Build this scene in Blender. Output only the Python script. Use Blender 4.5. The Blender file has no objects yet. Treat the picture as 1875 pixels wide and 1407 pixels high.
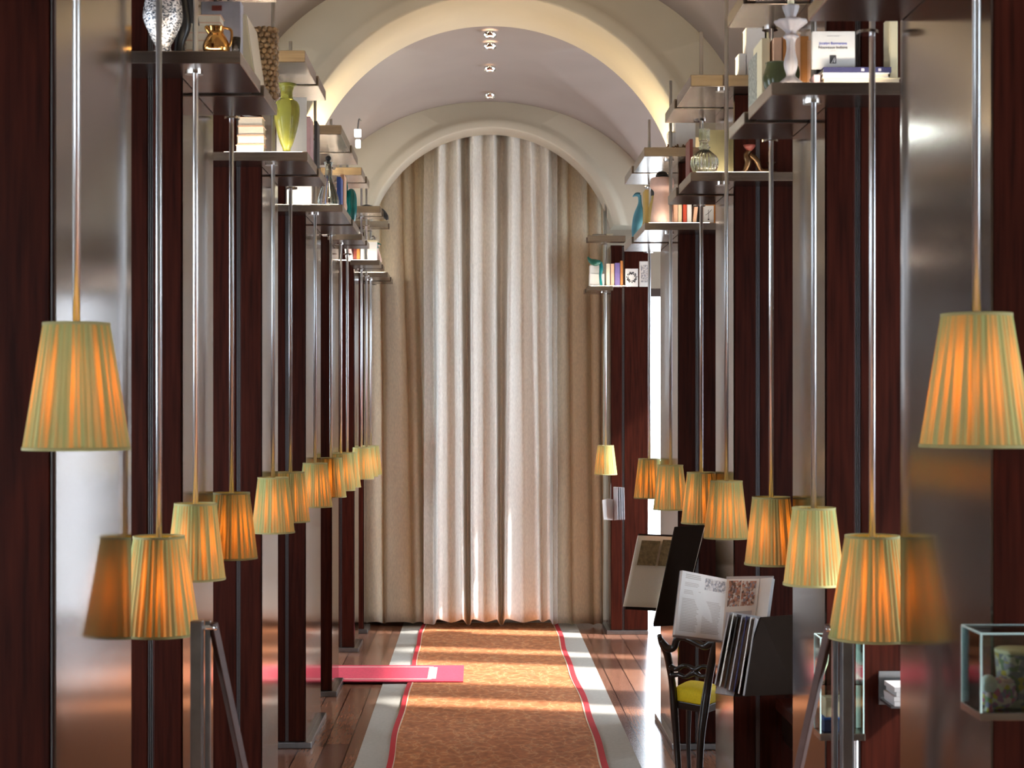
import bpy, bmesh, math, random
from mathutils import Vector, Matrix, noise
random.seed(7)
PI = math.pi
SC = bpy.context.scene
COL = SC.collection
F = 3000.0; CX = 875.0; CY = 747.0; EYE = 1.6
# ------------------------------------------------------------------ camera, exposure, world, daylight
cam_d = bpy.data.cameras.new('camera'); cam = bpy.data.objects.new('camera', cam_d); COL.objects.link(cam)
cam.location = (0, 0, EYE); cam.rotation_euler = (PI/2, 0, 0)
cam_d.sensor_width = 36; cam_d.lens = F/1875*36
cam_d.shift_x = (937.5-CX)/1875; cam_d.shift_y = (CY-703.5)/1875
cam_d.clip_start = .05; cam_d.clip_end = 100
cam_d.dof.use_dof = True; cam_d.dof.focus_distance = 8.0; cam_d.dof.aperture_fstop = 9
SC.camera = cam
SC.view_settings.view_transform = 'Standard'; SC.view_settings.look = 'None'
SC.view_settings.gamma = 1; SC.view_settings.exposure = 0.32; SC.view_settings.use_curve_mapping = False
SC.cycles.max_bounces = 10; SC.cycles.diffuse_bounces = 4; SC.cycles.glossy_bounces = 5
SC.cycles.transmission_bounces = 8; SC.cycles.transparent_max_bounces = 8
SC.cycles.sample_clamp_indirect = 6; SC.cycles.use_denoising = True
SC.cycles.caustics_reflective = False; SC.cycles.caustics_refractive = False

SKY = 9.5; SUN = 11.0; LAMP_W = .27; COVE = 5.0; STRIP = 38.0; DOWN = 16.0
w = bpy.data.worlds.new('sky'); SC.world = w; w.use_nodes = True
bg = w.node_tree.nodes['Background']; bg.inputs[0].default_value = (.80, .90, 1, 1); bg.inputs[1].default_value = SKY
sd = bpy.data.lights.new('sun', 'SUN'); sd.energy = SUN; sd.angle = math.radians(2.6); sd.color = (1, .96, .9)
so = bpy.data.objects.new('sun', sd); COL.objects.link(so)
so.location = (8, 9, 8); so.rotation_euler = Vector((-1.0, 0.2, -.80)).to_track_quat('-Z', 'Y').to_euler()

# windows in the two long walls: (y0, y1, z0, z1)
WR = [(1.9, 2.5, .12, 2.6), (3.5, 4.3, .12, 2.6), (8.12, 8.42, .12, 2.6), (8.85, 9.7, .12, 2.6), (10.05, 10.3, .12, 2.6), (10.95, 11.5, .12, 2.82)]
WL = [(.6, 1.5, .3, 2.6), (3.55, 4.35, .3, 2.6), (5.3, 5.8, .9, 2.6), (6.9, 7.3, .9, 2.6), (9.9, 10.5, .3, 2.6), (11.0, 11.5, .3, 2.6)]
XR = 2.6; XL = -2.4; YB = -1.2; YF = 12.35
def area(name, loc, direction, sx, sy, power, color, portal=False, parent=None, spread=None):
    d = bpy.data.lights.new(name, 'AREA'); d.shape = 'RECTANGLE'; d.size = sx; d.size_y = sy; d.energy = power; d.color = color
    if spread: d.spread = spread
    o = bpy.data.objects.new(name, d); COL.objects.link(o); o.location = loc
    o.rotation_euler = Vector(direction).to_track_quat('-Z', 'Z' if abs(direction[2]) < .9 else 'Y').to_euler()
    if portal: d.cycles.is_portal = True
    if parent: o.parent = parent
    return o
for (a, b, c, e) in WR: area('daylight', (XR+.16, (a+b)/2, (c+e)/2), (-1, 0, 0), b-a, e-c, 1, (1, 1, 1), portal=True)
for (a, b, c, e) in WL: area('daylight', (XL-.16, (a+b)/2, (c+e)/2), (1, 0, 0), b-a, e-c, 1, (1, 1, 1), portal=True)
area('daylight', (1.40, YF+.16, 1.3), (0, -1, 0), .26, 2.4, 1, (1, 1, 1), portal=True)

# ------------------------------------------------------------------ helpers
def P(x, y, d): return Vector(((x-CX)*d/F, d, EYE-(y-CY)*d/F))
def PX(x, d): return (x-CX)*d/F
def PZ(y, d): return EYE-(y-CY)*d/F
def link(name, bm, mat=None, parent=None, smooth=False, bevel=0, bseg=2, recalc=True):
    me = bpy.data.meshes.new(name)
    if recalc: bmesh.ops.recalc_face_normals(bm, faces=bm.faces)
    bm.to_mesh(me); bm.free()
    o = bpy.data.objects.new(name, me); COL.objects.link(o)
    if mat: me.materials.append(mat)
    if smooth:
        for p in me.polygons: p.use_smooth = True
    if bevel:
        m = o.modifiers.new('bevel', 'BEVEL'); m.width = bevel; m.segments = bseg; m.limit_method = 'ANGLE'
    if parent: o.parent = parent
    return o
def tag(o, label=None, cat=None, group=None, kind=None):
    if label: o['label'] = label
    if cat: o['category'] = cat
    if group: o['group'] = group
    if kind: o['kind'] = kind
    return o
def empty(name, loc, label=None, cat=None, group=None, rz=0):
    o = bpy.data.objects.new(name, None); COL.objects.link(o); o.location = loc; o.rotation_euler = (0, 0, rz)
    o.empty_display_size = .05
    return tag(o, label, cat, group)
def box(bm, x0, x1, y0, y1, z0, z1, M=None):
    vs = [bm.verts.new((x, y, z)) for x in (x0, x1) for y in (y0, y1) for z in (z0, z1)]
    if M is not None:
        for v in vs: v.co = M @ v.co
    for q in ((0, 1, 3, 2), (4, 6, 7, 5), (0, 4, 5, 1), (2, 3, 7, 6), (0, 2, 6, 4), (1, 5, 7, 3)): bm.faces.new([vs[i] for i in q])
    return vs
def nb(): return bmesh.new()
def boxo(name, x0, x1, y0, y1, z0, z1, mat, parent=None, bevel=0, M=None):
    bm = nb(); box(bm, x0, x1, y0, y1, z0, z1, M); return link(name, bm, mat, parent, bevel=bevel)
def lathe(bm, prof, n=32, cx=0, cy=0, cz=0, sx=1, sy=1, flute=0, nf=0, cap=True, twist=0):
    rings = []
    for (r, z) in prof:
        ring = []
        for i in range(n):
            a = 2*PI*i/n; rr = r*(1+flute*math.cos(nf*a+twist*z)) if flute else r
            ring.append(bm.verts.new((cx+rr*math.cos(a)*sx, cy+rr*math.sin(a)*sy, cz+z)))
        rings.append(ring)
    for A, B in zip(rings, rings[1:]):
        for i in range(n):
            j = (i+1) % n; bm.faces.new((A[i], A[j], B[j], B[i]))
    if cap:
        bm.faces.new(rings[0][::-1]); bm.faces.new(rings[-1])
def sm(prof, k=4):
    out = []; n = len(prof)
    for i in range(n-1):
        p0 = prof[max(i-1, 0)]; p1 = prof[i]; p2 = prof[i+1]; p3 = prof[min(i+2, n-1)]
        for t in range(k):
            u = t/k
            out.append(tuple(.5*((2*b)+(-a+c)*u+(2*a-5*b+4*c-d)*u*u+(-a+3*b-3*c+d)*u**3) for a, b, c, d in zip(p0, p1, p2, p3)))
    out.append(tuple(prof[-1])); return out
def tube(bm, pts, rad, n=10, k=5, smooth=True, flat=1):
    P4 = [tuple(p)+((rad[i] if isinstance(rad, (list, tuple)) else rad),) for i, p in enumerate(pts)]
    if smooth and len(P4) > 2: P4 = sm(P4, k)
    V = [Vector(p[:3]) for p in P4]; R = [max(p[3], .0004) for p in P4]
    rings = []; up = None
    for i, v in enumerate(V):
        t = (V[min(i+1, len(V)-1)]-V[max(i-1, 0)]).normalized()
        if up is None:
            up = Vector((0, 1, 0)) if abs(t.y) < .9 else Vector((1, 0, 0))
        a = t.cross(up).normalized(); b = a.cross(t).normalized(); up = b
        rings.append([bm.verts.new(v+(a*math.cos(2*PI*j/n)+b*flat*math.sin(2*PI*j/n))*R[i]) for j in range(n)])
    for A, B in zip(rings, rings[1:]):
        for i in range(n):
            j = (i+1) % n; bm.faces.new((A[i], A[j], B[j], B[i]))
    bm.faces.new(rings[0][::-1]); bm.faces.new(rings[-1])
def cyl(bm, x, y, z0, z1, r, n=16):
    lathe(bm, [(r, z0), (r, z1)], n, x, y)
def sphere(bm, c, r, n=16, sx=1, sy=1, sz=1):
    bmesh.ops.create_uvsphere(bm, u_segments=n, v_segments=n//2, radius=r, matrix=Matrix.Translation(c) @ Matrix.Diagonal((sx, sy, sz, 1)))
def slab(bm, c4, th):
    """four corners (Vector) in order, thickness along the face normal away from the camera side"""
    a, b, c, d = c4; n = (b-a).cross(d-a).normalized()
    if n.y < 0: n = -n
    f = [bm.verts.new(v) for v in c4]; g = [bm.verts.new(v+n*th) for v in c4]
    bm.faces.new(f); bm.faces.new(g[::-1])
    for i in range(4):
        j = (i+1) % 4; bm.faces.new((f[i], f[j], g[j], g[i]))

# ------------------------------------------------------------------ materials
def mat(name, col, rough=.5, metal=0, spec=.5, trans=0, ior=1.45, emis=None, es=0, noise_s=0, noise_a=.25, bump=0, bump_s=200, stretch=None, coat=0, aniso=0, alpha=1, sheen=0):
    m = bpy.data.materials.new(name); m.use_nodes = True; nt = m.node_tree; b = nt.nodes['Principled BSDF']
    b.inputs['Base Color'].default_value = (*col, 1); b.inputs['Roughness'].default_value = rough; b.inputs['Metallic'].default_value = metal
    b.inputs['Specular IOR Level'].default_value = spec; b.inputs['Transmission Weight'].default_value = trans; b.inputs['IOR'].default_value = ior
    b.inputs['Coat Weight'].default_value = coat; b.inputs['Coat Roughness'].default_value = .08
    if sheen: b.inputs['Sheen Weight'].default_value = sheen
    if aniso: b.inputs['Anisotropic'].default_value = aniso
    if emis: b.inputs['Emission Color'].default_value = (*emis, 1); b.inputs['Emission Strength'].default_value = es
    tc = nt.nodes.new('ShaderNodeTexCoord'); mp = nt.nodes.new('ShaderNodeMapping'); nt.links.new(tc.outputs['Object'], mp.inputs[0])
    if stretch: mp.inputs['Scale'].default_value = stretch
    m['mp'] = mp.name
    if noise_s:
        n = nt.nodes.new('ShaderNodeTexNoise'); n.inputs['Scale'].default_value = noise_s; n.inputs['Detail'].default_value = 4
        nt.links.new(mp.outputs[0], n.inputs['Vector'])
        cr = nt.nodes.new('ShaderNodeValToRGB'); e = cr.color_ramp.elements
        e[0].position = .3; e[1].position = .7
        e[0].color = (*[c*(1-noise_a) for c in col], 1); e[1].color = (*[min(1, c*(1+noise_a)) for c in col], 1)
        nt.links.new(n.outputs['Fac'], cr.inputs[0]); nt.links.new(cr.outputs[0], b.inputs['Base Color'])
    if bump:
        n2 = nt.nodes.new('ShaderNodeTexNoise'); n2.inputs['Scale'].default_value = bump_s; nt.links.new(mp.outputs[0], n2.inputs['Vector'])
        bp = nt.nodes.new('ShaderNodeBump'); bp.inputs['Strength'].default_value = bump; bp.inputs['Distance'].default_value = .002
        nt.links.new(n2.outputs['Fac'], bp.inputs['Height']); nt.links.new(bp.outputs[0], b.inputs['Normal'])
    return m
M = {}
M['mahogany'] = mat('mahogany', (.038, .007, .0035), .42, spec=.12, noise_s=9, noise_a=.45, stretch=(9, 9, .5))
M['steel'] = mat('brushed_steel_panel', (.235, .20, .187), .13, 1, bump=.02, bump_s=30, stretch=(12, 12, .25))
M['shelf'] = mat('shelf_metal', (.33, .275, .23), .26, 1, noise_s=12, noise_a=.15, stretch=(.5, .5, 8))
M['rod'] = mat('polished_steel_rod', (.86, .87, .88), .30, 1)
M['trim'] = mat('groove_metal', (.25, .24, .25), .35, 1)
M['chrome'] = mat('chrome', (.8, .8, .8), .08, 1)
M['darksteel'] = mat('dark_steel', (.28, .29, .30), .32, 1, noise_s=30, noise_a=.1)
M['brownsteel'] = mat('brown_stained_wood_leg', (.10, .05, .04), .4, 0, noise_s=20)
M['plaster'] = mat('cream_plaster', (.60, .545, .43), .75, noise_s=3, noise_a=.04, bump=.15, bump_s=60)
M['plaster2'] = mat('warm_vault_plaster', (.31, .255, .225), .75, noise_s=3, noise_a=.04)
M['wall'] = mat('beige_wall', (.52, .44, .34), .75, noise_s=4, noise_a=.06)
M['frame'] = mat('window_frame', (.10, .07, .06), .4)
M['curtain'] = mat('linen_curtain', (.88, .85, .79), .85, noise_s=120, noise_a=.10, stretch=(1, 1, .35), bump=.4, bump_s=700, sheen=.2)
M['curtain2'] = mat('ochre_linen_curtain', (.80, .70, .53), .85, noise_s=120, noise_a=.10, stretch=(1, 1, .35), bump=.4, bump_s=700, sheen=.2)
M['stripe'] = mat('pale_grey_carpet', (.44, .42, .38), .8, noise_s=60, noise_a=.06, bump=.3, bump_s=900)
M['page'] = mat('cream_pages', (.80, .70, .55), .7, noise_s=160, noise_a=.06, stretch=(1, 1, 8))
M['white'] = mat('white_paper', (.85, .84, .82), .6, noise_s=20, noise_a=.03)
M['cream'] = mat('cream_board', (.82, .72, .48), .6, noise_s=20, noise_a=.04)
M['bulb'] = mat('glowing_bulb', (1, .7, .4), .4, emis=(1, .55, .2), es=8)
M['glass'] = mat('clear_glass', (.97, 1, .99), .02, trans=1, ior=1.45)
M['cutglass'] = mat('cut_crystal', (.92, .86, .88), .08, trans=.62, ior=1.35)
M['pane'] = mat('thin_glass', (.75, .95, .93), .02, trans=1, ior=1.2)
M['paneedge'] = mat('green_glass_edge', (.62, .86, .84), .15)
M['blackobj'] = mat('black_lacquer', (.012, .010, .010), .3)
M['yellow'] = mat('yellow_cushion_fabric', (.80, .60, .01), .7, noise_s=150, noise_a=.08, bump=.3, bump_s=900)
M['ebony'] = mat('ebonised_carved_wood', (.014, .009, .007), .28, coat=.3, noise_s=30)
def fl(name, c, **k): M[name] = mat(name, c, k.pop('rough', .5), noise_s=k.pop('noise_s', 25), noise_a=k.pop('noise_a', .08), **k)
fl('navy', (.045, .045, .12)); fl('redbook', (.62, .08, .04)); fl('orangebook', (.55, .22, .06)); fl('peach', (.80, .50, .34)); fl('pinkbook', (.72, .48, .50))
fl('blue', (.06, .12, .42)); fl('purple', (.20, .15, .38)); fl('maroon', (.22, .05, .04)); fl('lilac', (.55, .55, .64)); fl('grey', (.42, .41, .42)); fl('darkcover', (.020, .012, .008), rough=.75, spec=.15)
fl('teal', (.005, .16, .17), rough=.12); fl('darkgreen', (.02, .12, .08), rough=.2); fl('jug', (.06, .07, .03), rough=.2); fl('pinkjar', (.74, .50, .42), rough=.35); fl('yellowbox', (.62, .55, .30))
fl('tealblue', (.10, .34, .48)); fl('bronze', (.18, .11, .06), metal=1, rough=.35); fl('ochre', (.55, .40, .12)); fl('charcoal', (.05, .05, .055)); fl('fog', (.50, .50, .54))
M['amber'] = mat('amber_lustre_glaze', (.60, .32, .10), .12, 1, noise_s=14, noise_a=.4)
M['yglass'] = mat('yellow_glass', (.80, .80, .16), .05, trans=.75, ior=1.35)
M['gglass'] = mat('pale_green_glass', (.86, .96, .88), .04, trans=1, ior=1.35)
M['textglass'] = mat('textured_silver_glass', (.62, .66, .72), .15, .55, noise_s=0)

for k_, tint in (('pane', (.90, .98, .96, 1)),):
    m_ = M[k_]; n_ = m_.node_tree.nodes; l_ = m_.node_tree.links; n_.remove(n_['Principled BSDF'])
    a_ = n_.new('ShaderNodeBsdfTransparent'); a_.inputs[0].default_value = tint; b_ = n_.new('ShaderNodeBsdfGlossy'); b_.inputs['Roughness'].default_value = .02
    f_ = n_.new('ShaderNodeFresnel'); f_.inputs[0].default_value = 1.45; x_ = n_.new('ShaderNodeMixShader')
    l_.new(f_.outputs[0], x_.inputs[0]); l_.new(a_.outputs[0], x_.inputs[1]); l_.new(b_.outputs[0], x_.inputs[2]); l_.new(x_.outputs[0], n_['Material Output'].inputs[0])
def nodes(m): return m.node_tree.nodes, m.node_tree.links
# textured vase: speckle
n, l = nodes(M['textglass']); b = n['Principled BSDF']
v = n.new('ShaderNodeTexNoise'); v.inputs['Scale'].default_value = 150; v.inputs['Detail'].default_value = 3
cr = n.new('ShaderNodeValToRGB'); cr.color_ramp.elements[0].position = .44; cr.color_ramp.elements[1].position = .54
cr.color_ramp.elements[0].color = (.06, .08, .11, 1); cr.color_ramp.elements[1].color = (.85, .84, .86, 1)
tc = n.new('ShaderNodeTexCoord'); mp = n.new('ShaderNodeMapping'); mp.inputs['Scale'].default_value = (1, 1, 1.6)
l.new(tc.outputs['Object'], mp.inputs[0]); l.new(mp.outputs[0], v.inputs[0]); l.new(v.outputs['Fac'], cr.inputs[0]); l.new(cr.outputs[0], b.inputs['Base Color'])
bp = n.new('ShaderNodeBump'); bp.inputs['Strength'].default_value = .8; bp.inputs['Distance'].default_value = .003; l.new(v.outputs['Fac'], bp.inputs['Height']); l.new(bp.outputs[0], b.inputs['Normal'])
# lamp shade: green-gold pleated silk that lets the bulb through
ms = bpy.data.materials.new('pleated_silk_shade'); ms.use_nodes = True; n, l = nodes(ms); n.remove(n['Principled BSDF'])
out = n['Material Output']; df = n.new('ShaderNodeBsdfDiffuse'); tr = n.new('ShaderNodeBsdfTranslucent'); mx = n.new('ShaderNodeMixShader')
tc = n.new('ShaderNodeTexCoord'); nz = n.new('ShaderNodeTexNoise'); nz.inputs['Scale'].default_value = 60
sx_ = n.new('ShaderNodeSeparateXYZ'); l.new(tc.outputs['Object'], sx_.inputs[0]); at_ = n.new('ShaderNodeMath'); at_.operation = 'ARCTAN2'; l.new(sx_.outputs[1], at_.inputs[0]); l.new(sx_.outputs[0], at_.inputs[1])
mp = n.new('ShaderNodeCombineXYZ'); l.new(at_.outputs[0], mp.inputs[0]); zz_ = n.new('ShaderNodeMath'); zz_.operation = 'MULTIPLY'; zz_.inputs[1].default_value = .35; l.new(sx_.outputs[2], zz_.inputs[0]); l.new(zz_.outputs[0], mp.inputs[2]); l.new(mp.outputs[0], nz.inputs[0]); nz.inputs['Scale'].default_value = 9
cr = n.new('ShaderNodeValToRGB'); cr.color_ramp.elements[0].color = (.30, .36, .12, 1); cr.color_ramp.elements[1].color = (.50, .54, .25, 1)
l.new(nz.outputs['Fac'], cr.inputs[0]); l.new(cr.outputs[0], df.inputs[0])
tr.inputs[0].default_value = (.85, .42, .10, 1)
cr2 = n.new('ShaderNodeValToRGB'); cr2.color_ramp.elements[0].position = .42; cr2.color_ramp.elements[1].position = .62
cr2.color_ramp.elements[0].color = (.05, .05, .05, 1); cr2.color_ramp.elements[1].color = (.5, .5, .5, 1)
nz2 = n.new('ShaderNodeTexNoise'); nz2.inputs['Scale'].default_value = 8; l.new(mp.outputs[0], nz2.inputs[0]); l.new(nz2.outputs['Fac'], cr2.inputs[0])
l.new(cr2.outputs[0], mx.inputs[0]); l.new(df.outputs[0], mx.inputs[1]); l.new(tr.outputs[0], mx.inputs[2]); l.new(mx.outputs[0], out.inputs[0]); M['shade'] = ms
# floor: long glossy brown boards
mf = mat('wood_floor', (.2, .1, .06), .2, spec=.5); n, l = nodes(mf); b = n['Principled BSDF']
tc = n.new('ShaderNodeTexCoord'); mp = n.new('ShaderNodeMapping'); mp.inputs['Rotation'].default_value = (0, 0, PI/2); mp.inputs['Location'].default_value = (0, .035, 0)
l.new(tc.outputs['Object'], mp.inputs[0]); br = n.new('ShaderNodeTexBrick'); br.inputs['Scale'].default_value = 1; br.inputs['Brick Width'].default_value = 1.45; br.inputs['Row Height'].default_value = .115
br.inputs['Mortar Size'].default_value = .003; br.inputs['Color1'].default_value = (.42, .20, .12, 1); br.inputs['Color2'].default_value = (.22, .10, .07, 1); br.inputs['Mortar'].default_value = (.015, .008, .006, 1)
br.offset = .37; l.new(mp.outputs[0], br.inputs[0])
nz = n.new('ShaderNodeTexNoise'); nz.inputs['Scale'].default_value = 14; nz.inputs['Detail'].default_value = 6; mp2 = n.new('ShaderNodeMapping'); mp2.inputs['Scale'].default_value = (6, .5, 1)
l.new(tc.outputs['Object'], mp2.inputs[0]); l.new(mp2.outputs[0], nz.inputs[0])
mm = n.new('ShaderNodeMix'); mm.data_type = 'RGBA'; mm.blend_type = 'MULTIPLY'; mm.inputs[0].default_value = .55
l.new(br.outputs['Color'], mm.inputs[6]); l.new(nz.outputs['Fac'], mm.inputs[7]); l.new(mm.outputs[2], b.inputs['Base Color']); M['floor'] = mf
# rug: copper brown with a fine scale pattern
mr = mat('copper_scale_rug', (.3, .1, .04), .8); n, l = nodes(mr); b = n['Principled BSDF']
tc = n.new('ShaderNodeTexCoord'); mp = n.new('ShaderNodeMapping'); mp.inputs['Scale'].default_value = (1, .62, 1); l.new(tc.outputs['Object'], mp.inputs[0])
nz = n.new('ShaderNodeTexNoise'); nz.inputs['Scale'].default_value = 7; mxv = n.new('ShaderNodeMix'); mxv.data_type = 'VECTOR'; mxv.inputs[0].default_value = .22
l.new(mp.outputs[0], nz.inputs[0]); l.new(mp.outputs[0], mxv.inputs[4]); l.new(nz.outputs['Color'], mxv.inputs[5])
vo = n.new('ShaderNodeTexVoronoi'); vo.feature = 'DISTANCE_TO_EDGE'; vo.inputs['Scale'].default_value = 15; l.new(mxv.outputs[1], vo.inputs[0])
cr = n.new('ShaderNodeValToRGB'); e = cr.color_ramp.elements; e[0].position = 0; e[0].color = (.60, .30, .15, 1); e[1].position = .06; e[1].color = (.50, .185, .072, 1)
e2 = e.new(.35); e2.color = (.43, .15, .055, 1); l.new(vo.outputs['Distance'], cr.inputs[0])
nz3 = n.new('ShaderNodeTexNoise'); nz3.inputs['Scale'].default_value = 34; nz3.inputs['Detail'].default_value = 5; l.new(mp.outputs[0], nz3.inputs[0])
cr3 = n.new('ShaderNodeValToRGB'); cr3.color_ramp.elements[0].position = .35; cr3.color_ramp.elements[0].color = (.68, .62, .56, 1); cr3.color_ramp.elements[1].position = .65; cr3.color_ramp.elements[1].color = (1.15, 1.1, 1, 1)
l.new(nz3.outputs['Fac'], cr3.inputs[0])
mm = n.new('ShaderNodeMix'); mm.data_type = 'RGBA'; mm.blend_type = 'MULTIPLY'; mm.inputs[0].default_value = .8; l.new(cr.outputs[0], mm.inputs[6]); l.new(cr3.outputs[0], mm.inputs[7]); l.new(mm.outputs[2], b.inputs['Base Color'])
M['rug'] = mr
fl('rugred', (.50, .025, .035), rough=.85, noise_s=90); fl('rugcream', (.70, .55, .40), rough=.85); fl('pink', (.66, .055, .10), rough=.85, noise_s=80, noise_a=.12); fl('pinkpale', (.80, .45, .42), rough=.85, noise_s=90)
# floral porcelain and printed pictures
def patch(name, cols, scale, rough=.3):
    m = mat(name, (.5, .5, .5), rough); n, l = nodes(m); b = n['Principled BSDF']
    tc = n.new('ShaderNodeTexCoord'); vo = n.new('ShaderNodeTexVoronoi'); vo.inputs['Scale'].default_value = scale; l.new(tc.outputs['Object'], vo.inputs[0])
    sp = n.new('ShaderNodeSeparateColor'); l.new(vo.outputs['Color'], sp.inputs[0]); cr = n.new('ShaderNodeValToRGB'); cr.color_ramp.interpolation = 'CONSTANT'
    e = cr.color_ramp.elements; e[0].color = (*cols[0], 1); e[0].position = 0; e[1].position = 1/len(cols); e[1].color = (*cols[1], 1)
    for i, c in enumerate(cols[2:], 2): q = e.new(i/len(cols)); q.color = (*c, 1)
    l.new(sp.outputs[0], cr.inputs[0]); l.new(cr.outputs[0], b.inputs['Base Color']); return m
M['floral'] = patch('floral_porcelain', [(.75, .7, .6), (.7, .15, .25), (.75, .55, .08), (.25, .35, .2), (.35, .3, .45), (.85, .6, .6), (.5, .2, .4)], 130)
M['floral2'] = patch('floral_print', [(.22, .20, .22), (.55, .38, .06), (.18, .22, .12), (.34, .28, .33), (.6, .52, .4)], 110)
M['photo'] = patch('printed_photo', [(.42, .22, .16), (.16, .10, .08), (.62, .45, .36), (.3, .28, .34), (.55, .24, .16), (.7, .66, .64)], 120, .5)
M['sepia'] = mat('sepia_print', (.26, .18, .08), .6, noise_s=60, noise_a=.35)
M['greypic'] = patch('grey_print', [(.62, .6, .6), (.3, .3, .33), (.75, .72, .7), (.5, .46, .44)], 140, .5)
M['ink'] = mat('grey_ink', (.35, .33, .33), .7)
M['shells'] = mat('beaded_shell_mesh', (.42, .30, .18), .4, noise_s=90, noise_a=.6)
M['speck'] = mat('speckled_grey_cover', (.34, .34, .28), .6, noise_s=120, noise_a=.55)

# ------------------------------------------------------------------ room shell
def struct(o): return tag(o, kind='structure')
struct(boxo('floor', XL-.2, XR+.2, YB-.2, YF+.5, -.12, 0, M['floor']))
def wall_with(name, x0, x1, wins, zt=4.1):
    bm = nb(); y = YB
    for (a, b, c, e) in sorted(wins):
        box(bm, x0, x1, y, a, 0, zt); box(bm, x0, x1, a, b, 0, c); box(bm, x0, x1, a, b, e, zt); y = b
    box(bm, x0, x1, y, YF, 0, zt); return struct(link(name, bm, M['wall']))
wall_with('wall_right', XR, XR+.15, WR); wall_with('wall_left', XL-.15, XL, WL)
struct(boxo('wall_back', XL-.15, XR+.15, YB-.15, YB, 0, 4.1, M['wall']))
bm = nb(); box(bm, XL-.15, 1.25, YF, YF+.15, 0, 4.1); box(bm, 1.55, XR+.15, YF, YF+.15, 0, 4.1); box(bm, 1.25, 1.55, YF, YF+.15, 2.5, 4.1)
struct(link('wall_front', bm, M['wall']))
wi = 0
for X, wins in ((XR, WR), (XL-.15, WL)):
    for (a, b, c, e) in wins:
        wi += 1; bm = nb(); t = .03
        box(bm, X+.03, X+.1, a, a+t, c, e); box(bm, X+.03, X+.1, b-t, b, c, e); box(bm, X+.03, X+.1, a+t, b-t, c, c+t); box(bm, X+.03, X+.1, a+t, b-t, e-t, e)
        f = struct(link('window_%d' % wi, bm, M['frame']))
# glazed door on the end wall
bm = nb(); box(bm, 1.25, 1.27, YF+.02, YF+.1, 0, 2.5); box(bm, 1.53, 1.55, YF+.02, YF+.1, 0, 2.5); box(bm, 1.27, 1.53, YF+.02, YF+.1, 2.44, 2.5)
struct(link('door_1', bm, M['frame']))

# groin-vaulted ceiling with arches
XC = .067; ZS = 2.872; ZC = 3.74; W = 1.2
ARCH = [(-1.2, -.9), (.35, .95), (4.05, 4.65), (7.75, 8.33), (11.45, 11.7)]
def zlong(x):
    u = abs(x-XC)/W
    return ZS+(ZC-ZS)*(max(0, 1-u*u)**.5) if u < 1 else ZS
def zcross(y):
    for (a, b), (c, d) in zip(ARCH, ARCH[1:]):
        if b <= y <= c:
            u = (y-(b+c)/2)/((c-b)/2); return ZS+(ZC-.03-ZS)*max(0, 1-u*u)**.55
    return ZS
bm = nb(); xs = []; 
nx = 150; ny = 300
xs = [XL+(XR-XL)*i/nx for i in range(nx+1)]; ys = [YB+(YF+.1-YB)*j/ny for j in range(ny+1)]
g = [[bm.verts.new((x, y, max(zlong(x), zcross(y)))) for x in xs] for y in ys]
for j in range(ny):
    for i in range(nx): bm.faces.new((g[j][i], g[j+1][i], g[j+1][i+1], g[j][i+1]))
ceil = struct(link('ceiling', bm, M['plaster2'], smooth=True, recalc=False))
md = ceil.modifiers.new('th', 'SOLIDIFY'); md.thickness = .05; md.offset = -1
def arch(name, y0, y1, R, zc, xc, band, zb, out=1.3):
    bm = nb(); N = 72
    def ring(y, r, rz=None):
        a0 = math.asin(max(0, (zb-zc)/r)); pts = []
        for i in range(N+1):
            a = PI-a0-(PI-2*a0)*i/N; pts.append((xc+r*math.cos(a), y, zc+r*math.sin(a)))
        return [bm.verts.new(p) for p in pts]
    def outer(y):
        pts = []
        for i in range(N+1):
            a = PI-PI*i/N; x = xc+out*math.cos(a); pts.append((x, y, zb+(ZC+.02-zb)*math.sin(a)**.8))
        return [bm.verts.new(p) for p in pts]
    pf = .05
    loops = [ring(y1, R), ring(y0-pf, R), ring(y0-pf, R+band*.55), ring(y0-pf*.35, R+band), outer(y0), outer(y1), ring(y1, R+band)]
    loops.append(loops[0])
    for A, B in zip(loops, loops[1:]):
        for i in range(len(A)-1):
            bm.faces.new((A[i], A[i+1], B[i+1], B[i]))
    o = link(name, bm, M['plaster'], smooth=True, bevel=.012, bseg=3)
    return struct(o)
arch('trim_1', 11.45, 11.7, .877, 2.67, .09, .10, 2.872)
arch('trim_2', 7.75, 8.33, .958, 2.58, XC, .11, 2.872)
arch('trim_3', 4.05, 4.65, .985, 2.58, XC, .11, 2.872)
arch('trim_4', .35, .95, .985, 2.58, XC, .11, 2.872)
# side piers of the far arch and the wall around the curtain
bm = nb(); box(bm, XL, -.82, 11.96, 12.05, 0, 2.9); struct(link('trim_5', bm, M['wall']))

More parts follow.
